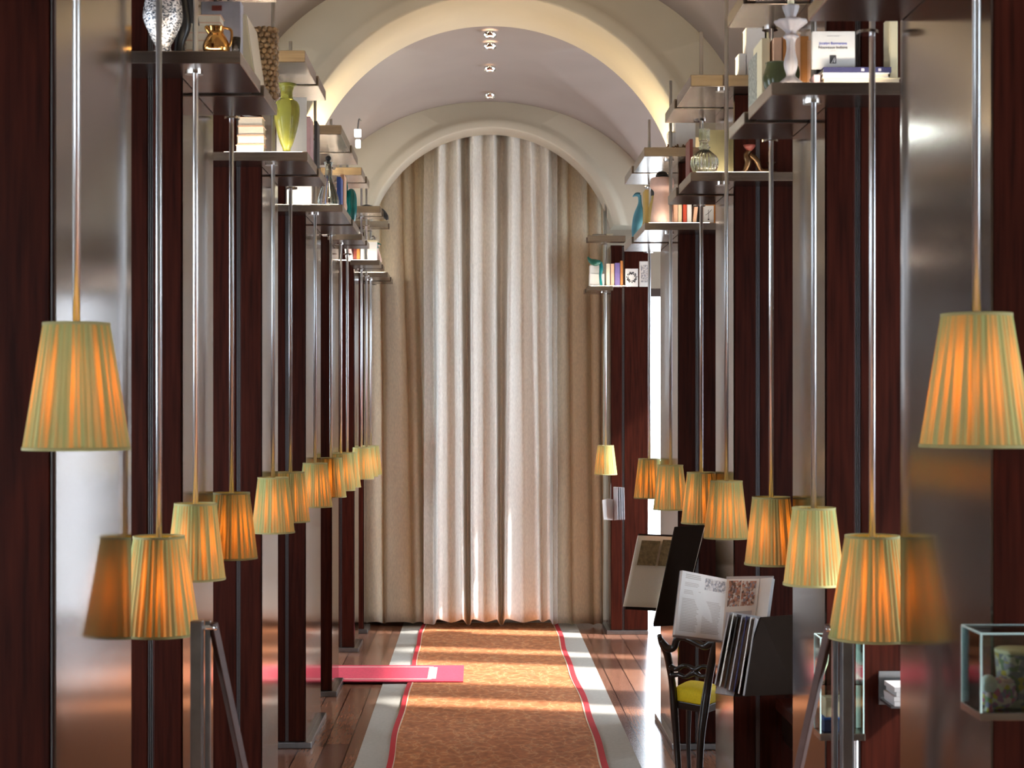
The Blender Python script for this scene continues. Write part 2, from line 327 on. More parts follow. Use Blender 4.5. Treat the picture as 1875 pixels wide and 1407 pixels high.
# recessed downlights along the vault crown
for (px_, py_, lit) in ((897, 65, 1), (897, 86, 1), (897, 128, .35), (897, 177, .12)):
    d = (ZC-.03-EYE)*F/(CY-py_); x = PX(px_, d)
    nm = {65: 'brightest recessed downlight, foremost of the row on the vault crown', 86: 'second recessed downlight from the front arch on the vault crown',
          128: 'dim recessed downlight, third in the row on the vault crown', 177: 'unlit looking downlight nearest the curtain arch'}[py_]
    t = empty('ceiling_downlight', (x, d, ZC-.03), nm, 'downlight', 'downlights along the vault crown')
    bm = nb(); lathe(bm, [(.026, 0), (.026, -.006), (.036, -.008), (.038, 0.02)], 24, cap=False); link('ring', bm, M['chrome'], t, smooth=True)
    bm = nb(); lathe(bm, [(.0255, -.001), (.0255, .004)], 24); link('lamp_glass', bm, mat('downlight_glow', (1, .8, .6), .4, emis=(1, .72, .5), es=10*lit), t)
    sp = bpy.data.lights.new('spot', 'SPOT'); sp.energy = DOWN*max(lit, .6); sp.spot_size = 1.9; sp.spot_blend = .8; sp.color = (1, .86, .7); sp.shadow_soft_size = .03
    s = bpy.data.objects.new('spot_light', sp); COL.objects.link(s); s.parent = t; s.location = (0, 0, -.02)
# small wall spotlight left of the far arch
p = P(655, 244, 10.0)
t = empty('wall_spotlight', p, 'small glaring twin wall spotlight high left of the curtain arch', 'spotlight')
bm = nb(); box(bm, -.02, .02, -.02, .02, -.022, .022); link('upper_lamp', bm, mat('spot_glow', (1, 1, 1), .4, emis=(.85, 1, .92), es=12), t, bevel=.005)
bm = nb(); box(bm, -.012, .016, -.015, .015, -.09, -.04); link('lower_lamp', bm, bpy.data.materials['spot_glow'], t, bevel=.005)
bm = nb(); tube(bm, [(0, 0, .02), (0, .1, .10), (0, .25, .12)], .005); link('bracket', bm, M['darksteel'], t)
pd = bpy.data.lights.new('spot', 'POINT'); pd.energy = 2; pd.color = (.9, 1, .92); pd.shadow_soft_size = .03; po = bpy.data.objects.new('point_light', pd); COL.objects.link(po); po.parent = t; po.location = (.02, -.05, 0)

# ------------------------------------------------------------------ floor coverings
tag(boxo('carpet_runner', -.55, .725, .5, 12.2, 0, .004, M['stripe']), 'pale grey carpet strip showing along both sides of the copper rug', 'carpet')
rug = empty('rug', (.0875, 6.4, .004), 'long copper brown rug with scale pattern and red border down the corridor', 'rug')
def wob(y, s): return .006*math.sin(y*2.1+s)+.004*math.sin(y*5.3+s*2)
def strip(name, xa, xb, z0, z1, m, s1, s2, parent, y0=.6, y1=12.1, steps=140):
    bm = nb(); pr = None; ox, oy, oz = parent.location
    for i in range(steps+1):
        y = y0+(y1-y0)*i/steps; a = xa+wob(y, s1); b = xb+wob(y, s2)
        q = [bm.verts.new(c) for c in ((a-ox, y-oy, z0-oz), (b-ox, y-oy, z0-oz), (b-ox, y-oy, z1-oz), (a-ox, y-oy, z1-oz))]
        if pr:
            for k in range(4): bm.faces.new((pr[k], pr[(k+1) % 4], q[(k+1) % 4], q[k]))
        else: bm.faces.new(q)
        pr = q
    bm.faces.new(pr[::-1]); return link(name, bm, m, parent)
strip('rug_field', -.382, .552, .004, .012, M['rug'], 0, 2, rug)
strip('red_border', -.410, -.382, .004, .013, M['rugred'], 0, 0, rug); strip('red_border', .558, .588, .004, .013, M['rugred'], 2, 2, rug)
strip('cream_edging', -.384, -.379, .006, .0145, M['rugcream'], 0, .15, rug); strip('cream_edging', .550, .556, .006, .0145, M['rugcream'], 2, 2.2, rug)
pk = empty('floor_runner', (-1.1, 9.74, .014), 'narrow pink runner with pale inner border lying across the copper rug', 'rug')
pk_m = [('pink_field', -2.2, -.085, 9.46, 10.05, .0145, .020, 'pink')]
for nm, xa, xb, ya, yb, za, zb, mk in pk_m: boxo(nm, xa+1.1, xb+1.1, ya-9.74, yb-9.74, za-.014, zb-.014, M[mk], pk)
bm = nb()
for (xa, xb, ya, yb) in ((-2.15, -.27, 9.52, 9.545), (-2.15, -.27, 9.965, 9.99), (-.295, -.245, 9.545, 9.965)): box(bm, xa+1.1, xb+1.1, ya-9.74, yb-9.74, .004, .0075)
link('pale_border', bm, M['pinkpale'], pk)

# ------------------------------------------------------------------ posts
AL = .808; AR = .936
PL = [(3.14, 3.82), (4.49, 5.00), (6.14, 6.62), (7.70, 8.42), (9.08, 9.51), (10.73, 11.10), (11.62, 11.88)]
PR = [(2.99, 3.63), (4.42, 4.87), (6.00, 6.45), (7.67, 8.40), (11.56, 11.95)]
ordn = ['nearest', 'second', 'third', 'fourth', 'fifth', 'sixth', 'farthest']
def post(side, i, d0, d1, n, ztop):
    a = AL if side < 0 else AR; wd = .265 if side > 0 else .24
    sn = 'left' if side < 0 else 'right'
    which = 'farthest' if i == n-1 else ordn[i]
    t = empty('corridor_post', (side*(a+wd/2), (d0+d1)/2, 0), 'dark mahogany post with steel aisle face, %s on the %s side of the corridor' % (which, sn), 'post', 'mahogany posts on the %s side' % sn)
    hy = (d1-d0)/2; hw = wd/2; g = side*(a+(.010 if side < 0 and i == 0 else .09))-side*(a+wd/2)  # groove centre in local x
    bm = nb(); x0, x1 = -hw, hw
    if side < 0: x1 -= .004
    else: x0 += .004
    gw = .004 if (side < 0 and i == 0) else .008
    # two boards with a recess between them
    box(bm, x0, g-gw, -hy, hy, .03, ztop); box(bm, g+gw, x1, -hy, hy, .03, ztop); box(bm, g-gw, g+gw, -hy+.015, hy, .03, ztop)
    link('wood_body', bm, M['mahogany'], t, bevel=.003)
    for s in ((-.0,) if gw < .005 else (-.005, .0, .005)): boxo('groove_trim', g+s-.001, g+s+.001, -hy+.004, -hy+.014, .03, ztop-.01, M['trim'], t)
    bm = nb(); xs_ = (hw-.004, hw) if side < 0 else (-hw, -hw+.004); box(bm, xs_[0], xs_[1], -hy, hy, .03, ztop)
    link('steel_panel', bm, M['steel'], t)
    bm = nb(); e = .028
    if side < 0: box(bm, -hw, hw+e, -hy-.02, hy+.02, 0, .03)
    else: box(bm, -hw-e, hw, -hy-.02, hy+.02, 0, .03)
    link('base_plate', bm, M['darksteel'], t, bevel=.004)
    return t
for i, (a, b) in enumerate(PL): post(-1, i, a, b, len(PL), 2.844)
for i, (a, b) in enumerate(PR): post(1, i, a, b, len(PR), 2.747)

# ------------------------------------------------------------------ shelves
strip_m = mat('shelf_light', (1, .9, .75), .5, emis=(1, .86, .68), es=STRIP)
def shelf(side, y0, y1, xe, ztop, th, lvl, which, light=True, xo=None):
    """xe: aisle edge |x|; two boards one behind the other"""
    sn = 'left' if side < 0 else 'right'; a = AL if side < 0 else AR
    ym = y0+(y1-y0)*.56; xo = xo or a+.24
    lab = '%s metal shelf wrapped round the %s post on the %s side' % (lvl, which, sn)
    if lvl == '': lab = 'metal shelf round the top of the %s post on the %s side' % (which, sn)
    t = empty('post_shelf', (side*a, (y0+y1)/2, ztop-th), lab, 'shelf', 'metal shelves on the posts')
    ox, oy, oz = t.location
    def B(nm, xa, xb, ya, yb, za, zb, m, bv=.002):
        lo, hi = sorted((side*xa, side*xb)); return boxo(nm, lo-ox, hi-ox, ya-oy, yb-oy, za-oz, zb-oz, m, t, bevel=bv)
    pf, pb = PLY[side][which][2:]
    def L(nm, pts, za, zb, m):
        bm = nb(); lo = [bm.verts.new((side*x-ox, y-oy, za-oz)) for x, y in pts]; hi = [bm.verts.new((side*x-ox, y-oy, zb-oz)) for x, y in pts]
        bm.faces.new(lo); bm.faces.new(hi[::-1]); n_ = len(pts)
        for i in range(n_): bm.faces.new((lo[i], lo[(i+1) % n_], hi[(i+1) % n_], hi[i]))
        return link(nm, bm, m, t, bevel=.002)
    if lvl == 'upper' or y1 < pb+.001:
        B('front_board', xe, xo if lvl == 'upper' else a-.001, y0, ym-.015, ztop-th, ztop, M['shelf']); B('rear_board', xe-.006, xo if lvl == 'upper' else a-.001, ym+.02, y1, ztop-th, ztop-.004, M['shelf'])
    else:
        L('front_board', [(xe, y0), (xo, y0), (xo, pf-.001), (a-.001, pf-.001), (a-.001, ym-.015), (xe, ym-.015)], ztop-th, ztop, M['shelf'])
        L('rear_board', [(xe-.006, ym+.02), (a-.001, ym+.02), (a-.001, pb+.001), (xo, pb+.001), (xo, y1), (xe-.006, y1)], ztop-th-.004, ztop-.004, M['shelf'])
    B('joint', xe+.03, a-.002, ym-.016, ym+.021, ztop-th+.004, ztop-.010, M['blackobj'], 0)
    if light:
        B('light_strip', a-.022, a-.012, pf+.01, y1-.02, ztop-.001, ztop+.003, strip_m, 0)
        B('light_strip', xe+.02, a+.12, y0+.006, y0+.016, ztop-.001, ztop+.0008, strip_m, 0)
    for yy in PLY[side][which][:2]:
        bm = nb(); cyl(bm, side*a*.944-ox, yy-oy, -.006, .001, .024, 20)
        link('collar', bm, M['chrome'], t, smooth=False)
    return t
PLY = {-1: {}, 1: {}}
def nm_(i, n): return 'farthest' if i == n-1 else ordn[i]
for i, (a, b) in enumerate(PL): PLY[-1][nm_(i, len(PL))] = (a-.086, b+.086, a, b)
for i, (a, b) in enumerate(PR): PLY[1][nm_(i, len(PR))] = (a-.086, b+.086, a, b)
ZLL = 2.535; ZLU = 2.888; ZRL = 2.443; ZRU = 2.79
LE = .622; RE = .760
shelf(-1, 4.29, 5.03, LE, ZLL, .033, 'lower', 'second'); shelf(-1, 4.29, 5.03, LE, ZLU, .043, 'upper', 'second', False)
shelf(-1, 5.98, 6.64, LE, ZLL, .033, 'lower', 'third'); shelf(-1, 5.90, 6.64, LE, ZLU, .043, 'upper', 'third', False)
shelf(-1, 7.53, 8.48, LE, ZLL, .033, 'lower', 'fourth'); shelf(-1, 7.46, 8.40, LE, ZLU, .043, 'upper', 'fourth', False)
shelf(-1, 8.80, 9.30, LE, ZLL, .033, 'lower', 'fifth'); shelf(-1, 8.77, 9.3, LE, ZLU, .043, 'upper', 'fifth', False)
shelf(-1, 10.36, 10.80, LE, ZLL, .033, 'lower', 'sixth'); shelf(-1, 10.45, 10.82, LE, ZLU, .043, 'upper', 'sixth', False)
shelf(-1, 11.3, 11.9, LE, ZLL, .033, 'lower', 'farthest'); shelf(-1, 11.3, 11.44, LE, ZLU, .043, 'upper', 'farthest', False)
shelf(1, 2.90, 3.62, .735, 2.49, .036, 'lower', 'nearest')
shelf(1, 4.24, 4.92, RE, ZRL, .033, 'lower', 'second'); shelf(1, 4.24, 4.95, RE, ZRU, .042, 'upper', 'second', False)
shelf(1, 5.85, 6.5, RE, ZRL, .033, 'lower', 'third'); shelf(1, 5.85, 6.6, RE, ZRU, .042, 'upper', 'third', False)
shelf(1, 7.46, 8.45, RE, ZRL, .033, 'lower', 'fourth'); shelf(1, 7.48, 8.42, RE, ZRU, .042, 'upper', 'fourth', False)
shelf(1, 11.32, 11.7, RE, ZRL, .033, 'lower', 'farthest', xo=1.2); shelf(1, 11.32, 11.42, RE, ZRU, .042, 'upper', 'farthest', False, xo=1.02)

# warm uplights lying on the tops of the shelves, washing the vault
up_m = mat('uplight_tube', (1, .85, .6), .5, emis=(1, .8, .5), es=6)
for side, lst, z, a in ((-1, PL, ZLU, AL), (1, PR, ZRU, AR)):
    for i, (d0, d1) in enumerate(lst):
        if d0 < 4 or d0 > 11.3: continue
        which = nm_(i, len(lst)); sn = 'left' if side < 0 else 'right'
        t = empty('cove_uplight', (side*(a-.012), (d0+d1)/2+.04, z), 'slim warm uplight hidden on the %s post top, %s side' % (which, sn), 'uplight', 'uplights on the post tops')
        boxo('housing', -.025, .025, -(d1-d0)/2+.06, (d1-d0)/2-.04, 0, .018, M['darksteel'], t); boxo('tube', -.018, .018, -(d1-d0)/2+.08, (d1-d0)/2-.06, .018, .026, up_m, t)
        area('uplight', (0, 0, .035), (0, 0, 1), .1, d1-d0, COVE*(.2 if d0 > 8.5 else 1), (1, .78, .46), parent=t)

# ------------------------------------------------------------------ hanging lamps
def shade_mesh(rb, rt, h):
    bm = nb(); N = 264; npl = 44; rings = []; K = 9
    for j in range(K+1):
        u = j/K; r = rb+(rt-rb)*u; ring = []
        for i in range(N):
            a = 2*PI*i/N; ph = npl*a; amp = .022*(r/rb)
            w_ = abs(((ph/(2*PI)) % 1)*2-1)
            rr = r*(1-amp*w_-.008*math.sin(5*a+u*2)-.004*math.sin(9*a))
            ring.append(bm.verts.new((rr*math.cos(a), rr*math.sin(a), h*u)))
        rings.append(ring)
    for A, B in zip(rings, rings[1:]):
        for i in range(N): bm.faces.new((A[i], A[(i+1) % N], B[(i+1) % N], B[i]))
    return bm
def rimmesh(rb, rt, h):
    bm = nb()
    for r, z in ((rb, h),):
        lathe(bm, [(r+.0008, z-.0025), (r+.0008, z+.0035), (r-.0012, z+.0035), (r-.0012, z-.0025), (r+.0008, z-.0025)], 48, cap=False)
    return bm
fl('piping', (.42, .38, .16), rough=.7)
def make_lamp(rb, rt, h):
    t = empty('pendant_lamp', (0, 0, 0))
    link('lamp_shade', shade_mesh(rb, rt, h), M['shade'], t)
    link('bottom_piping', rimmesh(rb, 0, 0), M['piping'], t, smooth=True); link('top_piping', rimmesh(rt, 0, h), M['piping'], t, smooth=True)
    bm = nb()
    for k in range(3):
        a = k*2*PI/3+.3; tube(bm, [(0, 0, h-.012), (rt*.98*math.cos(a), rt*.98*math.sin(a), h-.003)], .0014, 6)
    link('spider', bm, M['rod'], t)
    bm = nb(); lathe(bm, [(.011, h-.06), (.013, h-.055), (.013, h-.015), (.008, h-.008)], 16); link('socket', bm, M['rod'], t, smooth=True)
    bm = nb(); lathe(bm, sm([(.004, h-.115), (.014, h-.107), (.018, h-.092), (.014, h-.074), (.009, h-.062)], 4), 16); link('bulb', bm, M['bulb'], t, smooth=True)
    ld = bpy.data.lights.new('lamp_light', 'POINT'); ld.energy = LAMP_W*(1.25 if h > .21 else 1); ld.color = (1, .34, .06); ld.shadow_soft_size = .016
    lo = bpy.data.objects.new('lamp_light', ld); COL.objects.link(lo); lo.parent = t; lo.location = (0, 0, h*.40)
    return t
def copy_tree(o):
    c = o.copy(); COL.objects.link(c)
    for ch in o.children:
        k = ch.copy(); COL.objects.link(k); k.parent = c
    return c
rods = {}
def rodmesh(L):
    bm = nb(); cyl(bm, 0, 0, 0, L, .0072, 16); return bm
big = None; small = None
LAMPS = [  # side, x, d, ybottom, big, label
 (-1, 140, 3.09, 822, 1, 'large pleated green shade hanging nearest the camera on the left, high above the others'),
 (-1, 291, 3.90, 1160, 1, 'large pleated shade glowing orange behind the nearest left post'),
 (-1, 358, 4.42, 1060, 0, 'pale green pleated shade in front of the second left post corner'),
 (-1, 424, 5.06, 1022, 0, 'orange glowing pleated shade just behind the second left post'),
 (-1, 500, 6.07, 975, 0, 'pleated shade hanging at the front corner of the third left post'),
 (-1, 532, 6.70, 955, 0, 'pleated shade just behind the third left post'),
 (-1, 577, 7.62, 928, 0, 'pleated shade hanging at the front corner of the fourth left post'),
 (-1, 606, 8.47, 910, 0, 'pleated shade just behind the fourth left post'),
 (-1, 624, 9.02, 898, 0, 'pleated shade hanging at the front corner of the fifth left post'),
 (-1, 636, 9.56, 892, 0, 'pleated shade just behind the fifth left post'),
 (-1, 662, 10.68, 877, 0, 'pleated shade hanging at the front corner of the sixth left post'),
 (-1, 671, 11.18, 873, 0, 'pleated shade just behind the sixth left post'),
 (-1, 679, 11.57, 869, 0, 'pleated shade farthest on the left, before the curtain'),
 (1, 1788, 2.895, 817, 1, 'large pleated cream green shade hanging nearest the camera on the right'),
 (1, 1597, 3.71, 1168, 1, 'large pleated shade with orange centre behind the nearest right post'),
 (1, 1490, 4.31, 1070, 0, 'pale green pleated shade in front of the second right post corner'),
 (1, 1412, 4.95, 1033, 0, 'dim pleated shade just behind the second right post'),
 (1, 1330, 5.83, 985, 0, 'pleated shade glowing orange at the front corner of the third right post'),
 (1, 1284, 6.50, 958, 0, 'pleated shade just behind the third right post'),
 (1, 1228, 7.49, 933, 0, 'pleated shade hanging at the front corner of the fourth right post'),
 (1, 1189, 8.47, 912, 0, 'pleated shade lit pale on its left half, just behind the fourth right post'),
 (1, 1109, 11.46, 869, 0, 'pale pleated shade farthest on the right, beside the curtain')]
for side, x, d, yb, bg_, lab in LAMPS:
    rr_ = .104 if bg_ else .086
    for (q0, q1) in (PL if side < 0 else PR):
        if q0-.16 < d < q0+.02: d = q0-rr_
        elif q1-.05 < d < q1+.13: d = q1+rr_
    if bg_:
        L = make_lamp(.098, .061, .23) if big is None else copy_tree(big); big = big or L; h = .23
    else:
        L = make_lamp(.080, .0565, .20) if small is None else copy_tree(small); small = small or L; h = .20
    zb = PZ(yb, d); X = PX(x, d); L.location = (X, d, zb); L.rotation_euler = (0, 0, random.uniform(0, 6.28))
    tag(L, lab, 'lamp', 'pleated lamps hanging on steel rods')
    top = 3.10 if side < 0 else 2.98
    link('rod', rodmesh(top-zb-h+.03), M['rod'], L, smooth=True).location = (0, 0, h-.03)

# ------------------------------------------------------------------ curtains
def curtain(name, ctrl, y, ztop, zb, m, label, amp=1.0, hem=None):
    """ctrl: list of (x_px top, x_px bottom, offset) ; offsets: negative = towards the room"""
    bm = nb(); K = 10; NZ = 40; cols = []
    def prof(t):
        pts = [((a*(1-t)+b*t-CX)*y/F, y+o*amp) for a, b, o in ctrl]; return sm(pts, K)
    rows = []
    for j in range(NZ+1):
        t = j/NZ; z = ztop+(zb-ztop)*t; row = []
        for k, (x, yy) in enumerate(prof(t)):
            s = noise.noise(Vector((x*3, z*.9, 5)))*.008; q = noise.noise(Vector((x*9, z*2.2, 1)))*.004
            zz = z
            if j >= NZ-1: zz = z - (yy-y)*.35*(1 if j == NZ else .5)
            row.append(bm.verts.new((x+s, yy+q+s, zz)))
        rows.append(row)
    for A, B in zip(rows, rows[1:]):
        for i in range(len(A)-1): bm.faces.new((A[i], A[i+1], B[i+1], B[i]))
    o = link(name, bm, m, smooth=True); md = o.modifiers.new('th', 'SOLIDIFY'); md.thickness = .004
    return tag(o, label, 'curtain')
f_ = -.055; b_ = .045
curtain('curtain', [(776, 776, .03), (786, 785, .04), (795, 795, b_), (803, 801, f_), (811, 812, -.03), (820, 824, .01), (829, 835, -.01), (837, 846, f_), (842, 850, -.02), (849, 855, .06), (858, 861, .05), (864, 865, f_), (875, 878, -.03), (886, 888, .005), (896, 898, -.02),
                    (902, 908, f_), (906, 911, -.02), (914, 915, .06), (925, 921, .05), (935, 926, f_-.01), (946, 942, -.03), (956, 958, .01), (964, 970, -.015), (970, 985, -.05), (978, 990, -.01), (990, 995, .0), (1002, 1004, f_), (1006, 1008, -.02), (1012, 1013, .055), (1022, 1021, .03)],
        11.80, 3.62, .055, M['curtain'], 'central pale linen curtain with deep vertical folds filling the arch', 1.6)
side_l = [(640, 650, .02), (655, 664, .03), (668, 676, -.01), (682, 690, -.02), (692, 700, .02), (697, 704, .035), (704, 708, -.005), (712, 722, -.02), (722, 742, -.025), (730, 752, .0), (735, 757, .03), (742, 764, -.015), (752, 772, -.02), (758, 779, .02), (770, 784, .0), (784, 790, .0)]
curtain('curtain', side_l, 11.97, 3.55, .03, M['curtain2'], 'ochre linen side curtain with soft folds, left of the central curtain')
side_r = [(1012, 1012, .01), (1022, 1020, -.01), (1030, 1034, -.02), (1036, 1044, .0), (1041, 1048, .03), (1047, 1053, -.005), (1058, 1066, -.02), (1066, 1078, -.02), (1072, 1084, .005), (1077, 1088, .03), (1084, 1092, -.01), (1093, 1099, -.02), (1100, 1102, .01), (1104, 1105, .0)]
curtain('curtain', side_r, 11.97, 3.55, .02, M['curtain2'], 'ochre linen side curtain with soft folds, right of the central curtain')

# ------------------------------------------------------------------ things: builders
def book(loc, sx, sy, sz, cov, lab, rz=0, lean=0, grp=None, kind='upright', pages='page', spine='x-', cat='book', name='book', ry=0):
    """box book; sx,sy,sz outer size, loc = centre of the base. spine side: x-,x+,y-,z"""
    t = empty(name, loc, lab, cat, grp, rz); t.rotation_euler = (lean, ry, rz)
    bm = nb(); c = min(.0025, min(sx, sy, sz)*.18); hx, hy = sx/2, sy/2; th = min(sx, sy, sz)
    if sz == th:      # lying: covers top and bottom, spine facing the camera or aisle
        box(bm, -hx, hx, -hy, hy, 0, c); box(bm, -hx, hx, -hy, hy, sz-c, sz)
        if spine == 'y-': box(bm, -hx, hx, -hy, -hy+c, c, sz-c)
        P_ = (-hx+.003, hx-.003, -hy+.003, hy-.003, c, sz-c)
    elif sx == th:    # standing, spine to camera
        box(bm, -hx, -hx+c, -hy, hy, 0, sz); box(bm, hx-c, hx, -hy, hy, 0, sz)
        if spine != 'none': box(bm, -hx+c, hx-c, -hy, -hy+c, 0, sz)
        P_ = (-hx+c, hx-c, -hy+c+.001, hy-.003, .003, sz-.004)
    else:             # standing, front cover facing the camera
        box(bm, -hx, hx, -hy, -hy+c, 0, sz); box(bm, -hx, hx, hy-c, hy, 0, sz); box(bm, hx-c, hx, -hy+c, hy-c, 0, sz)
        P_ = (-hx+.003, hx-c, -hy+c, hy-c, .003, sz-.003)
    link('cover', bm, M[cov], t, bevel=.0006, bseg=1)
    boxo('pages', *P_, M[pages], t)
    return t
def vase(name, loc, prof, m, lab, cat='vase', n=36, k=4, extra=None, flute=0, nf=0, group=None):
    t = empty(name, loc, lab, cat, group); bm = nb(); lathe(bm, sm(prof, k), n, flute=flute, nf=nf); link('body', bm, m, t, smooth=True)
    if extra: extra(t)
    return t
def bx(x0, x1, d): return (PX(x0, d)+PX(x1, d))/2
def wpx(w, d): return w*d/F

# --- left second post, lower shelf (z ZLL)
d = 4.37; S = d/F
vase('vase', (bx(262, 335, d), d, ZLL), [(.031, 0), (.029, .01), (.021, .028), (.034, .056), (.052, .10), (.050, .14), (.036, .20), (.026, .235), (.024, .25)], M['textglass'], 'tall speckled silver glass vase on the lower shelf of the second left post', 'vase')
t = empty('sculpture', (PX(334, 4.43), 4.44, ZLL), 'black curving sculpture behind the speckled glass vase', 'sculpture')
bm = nb(); tube(bm, [(-.012, 0, 0), (-.010, 0, .05), (.000, 0, .10), (-.012, 0, .15), (-.022, 0, .22), (-.03, 0, .30)], [.018, .014, .022, .03, .026, .02], 14); link('stem', bm, M['blackobj'], t, smooth=True)
bm = nb(); slab(bm, [Vector((-.01, -.005, .26)), Vector((.015, -.005, .28)), Vector((.045, -.005, .10)), Vector((.018, -.005, .11))], .01); link('blade', bm, M['charcoal'], t, bevel=.003)
for k in range(6):
    lb = ['lowest', 'second lowest', 'third from the bottom', 'third from the top', 'second from the top', 'top'][k]
    book((PX(372, 4.5)+random.uniform(-.003, .003), 4.53, ZLL+k*.0242), .095, .07, .0236, 'peach' if k % 2 else 'page', '%s cream book of the stack behind the lustre pitcher' % lb, grp='cream books stacked behind the pitcher')
def handles(t):
    bm = nb(); tube(bm, [(-.02, 0, .214), (-.02, 0, .24), (.015, 0, .24), (.015, 0, .214)], .002, 6); link('handle', bm, M['blackobj'], t)
    boxo('nameplate', -.026, .002, -.0235, -.0195, .19, .204, M['maroon'], t)
t = empty('paper_bag', (PX(405, 4.64), 4.66, ZLL), 'lilac grey gift bag with dark nameplate standing behind the pitcher', 'bag')
boxo('bag_body', -.058, .056, -.02, .03, 0, .217, M['lilac'], t, bevel=.003); handles(t)
def pitch(t):
    bm = nb(); tube(bm, [(.020, 0, .078), (.040, 0, .07), (.038, 0, .035), (.026, 0, .02)], .0035, 8); link('handle', bm, M['amber'], t, smooth=True)
    bm = nb(); tube(bm, [(-.012, 0, .062), (-.022, 0, .074), (-.028, 0, .082)], [.010, .008, .005], 10); link('spout', bm, M['amber'], t, smooth=True)
vase('pitcher', (bx(370, 421, 4.36), 4.365, ZLL), [(.024, 0), (.034, .012), (.036, .03), (.028, .05), (.019, .065), (.024, .080)], M['amber'], 'amber lustre pitcher on the lower shelf of the second left post', 'pitcher', extra=pitch)
t = empty('drinking_glass', (PX(432, 4.38), 4.38, ZLL), 'small clear glass at the shelf corner beside the lustre pitcher', 'glass')
bm = nb(); lathe(bm, [(.010, 0), (.013, .055), (.0115, .055), (.009, .004)], 20, cap=True); link('body', bm, M['glass'], t, smooth=True)
bm = nb(); box(bm, -.004, .004, -.06, .06, 0, .155)
t = empty('tall_book', (PX(470, 4.82), 4.80, ZLL), 'large cream slab book leaning at the rear of the second left shelf', 'book')
t.rotation_euler = (0, math.radians(-8), math.radians(0)); boxo('cover', -.026, .014, -.12, .10, 0, .19, M['cream'], t, bevel=.002); boxo('pages', .0142, .0165, -.118, .098, .003, .187, M['page'], t)
t = empty('shell_basket', (PX(487, 4.98), 4.97, ZLL), 'brown beaded shell basket beside the leaning slab book', 'basket')
bm = nb()
for i in range(13):
    for k in range(12):
        a = k*2*PI/12+i*.26; sphere(bm, (.032*math.cos(a), .03*math.sin(a), .010+i*.0165), .010, 8)
link('bead_mesh', bm, M['shells'], t, smooth=True)

# --- left third post, lower shelf
for k in range(4):
    lb = ['bottom', 'second from bottom', 'third from bottom', 'top'][k]
    book((PX(461, 6.06)+random.uniform(-.003, .003), 6.06, ZLL+k*.034), .105-.004*k, .075, .0325, 'peach', '%s thick peach book stacked beside the yellow glass vase' % lb, grp='peach books beside the yellow vase')
t = empty('loose_paper', (PX(456, 6.05), 6.06, ZLL+.1362), 'curled sheet of paper on the peach book stack', 'paper')
bm = nb(); g2 = [[bm.verts.new((-.045+.09*i/8, -.03+.06*j/3, .001+.022*(1-i/8)**2)) for i in range(9)] for j in range(4)]
for j in range(3):
    for i in range(8): bm.faces.new((g2[j][i], g2[j][i+1], g2[j+1][i+1], g2[j+1][i]))
o = link('sheet', bm, M['white'], t, smooth=True); o.modifiers.new('t', 'SOLIDIFY').thickness = .001
def vh(t):
    bm = nb(); lathe(bm, [(.030, .249), (.038, .252), (.036, .257), (.028, .254)], 32, cap=False); link('rim', bm, M['yglass'], t, smooth=True)
dv = 6.03
vase('vase', (bx(501, 549, dv), dv, ZLL), [(.018, 0), (.020, .006), (.014, .014), (.026, .045), (.043, .11), (.048, .165), (.040, .190), (.024, .202), (.022, .228), (.030, .250), (.036, .255)], M['yglass'], 'yellow glass baluster vase on the lower shelf of the third left post', 'vase', extra=vh)
book((PX(533, 6.3), 6.32, ZLL), 0.115, .012, .262, 'white', 'large white framed book standing behind the yellow vase')
book((PX(566, 6.38), 6.40, ZLL), .018, .12, .193, 'pinkbook', 'dusty pink book standing right of the yellow vase')
book((PX(580, 6.52), 6.53, ZLL), .012, .10, .20, 'charcoal', 'dark thin book beside the dusty pink book')
# --- left fourth post, lower shelf
d = 7.62
book((PX(548, 7.6), 7.60, ZLL), .115, .014, .116, 'white', 'bright white landscape book on the lower shelf of the fourth left post')
def stop(t):
    bm = nb(); sphere(bm, (0, 0, .224), .014, 14); cyl(bm, 0, 0, .20, .215, .007, 12); link('stopper', bm, M['blackobj'], t, smooth=True)
vase('decanter', (bx(583, 620, d), d-.01, ZLL), [(.044, 0), (.049, .014), (.046, .04), (.032, .085), (.019, .12), (.015, .155), (.016, .19), (.021, .206)], M['gglass'], 'clear cut glass decanter with dark stopper on the fourth left shelf', 'decanter', extra=stop, flute=.03, nf=12, n=60)
book((PX(622, 7.85), 7.86, ZLL), .020, .12, .165, 'blue', 'blue book standing behind the glass decanter')
book((PX(629, 8.0), 8.0, ZLL), .018, .14, .195, 'peach', 'pale peach book beside the blue book behind the decanter')
vase('vase', (-.68, 8.05, ZLL), [(.018, 0), (.030, .02), (.038, .05), (.030, .09), (.020, .12), (.024, .143)], M['pinkjar'], 'peach ceramic vase behind the teal cactus sculpture', 'vase')
t = empty('cactus_sculpture', (-.655, 8.28, ZLL-.01), 'teal glass cactus sculpture on the fourth left shelf edge', 'sculpture')
bm = nb(); lathe(bm, sm([(.010, -.075), (.020, -.06), (.026, 0), (.024, .06), (.014, .09), (.003, .098)], 4), 40, flute=.10, nf=8, cx=.012); link('trunk', bm, M['teal'], t, smooth=True)
bm = nb(); lathe(bm, sm([(.008, .03), (.022, .05), (.026, .10), (.020, .14), (.004, .156)], 4), 36, flute=.10, nf=8, cx=-.034); link('arm', bm, M['teal'], t, smooth=True)
bm = nb(); tube(bm, [(0, 0, .03), (-.026, 0, .035), (-.034, 0, .06)], .011, 10); tube(bm, [(-.01, 0, -.04), (-.05, 0, -.055), (-.058, 0, -.03)], .009, 10); link('branch', bm, M['teal'], t, smooth=True)
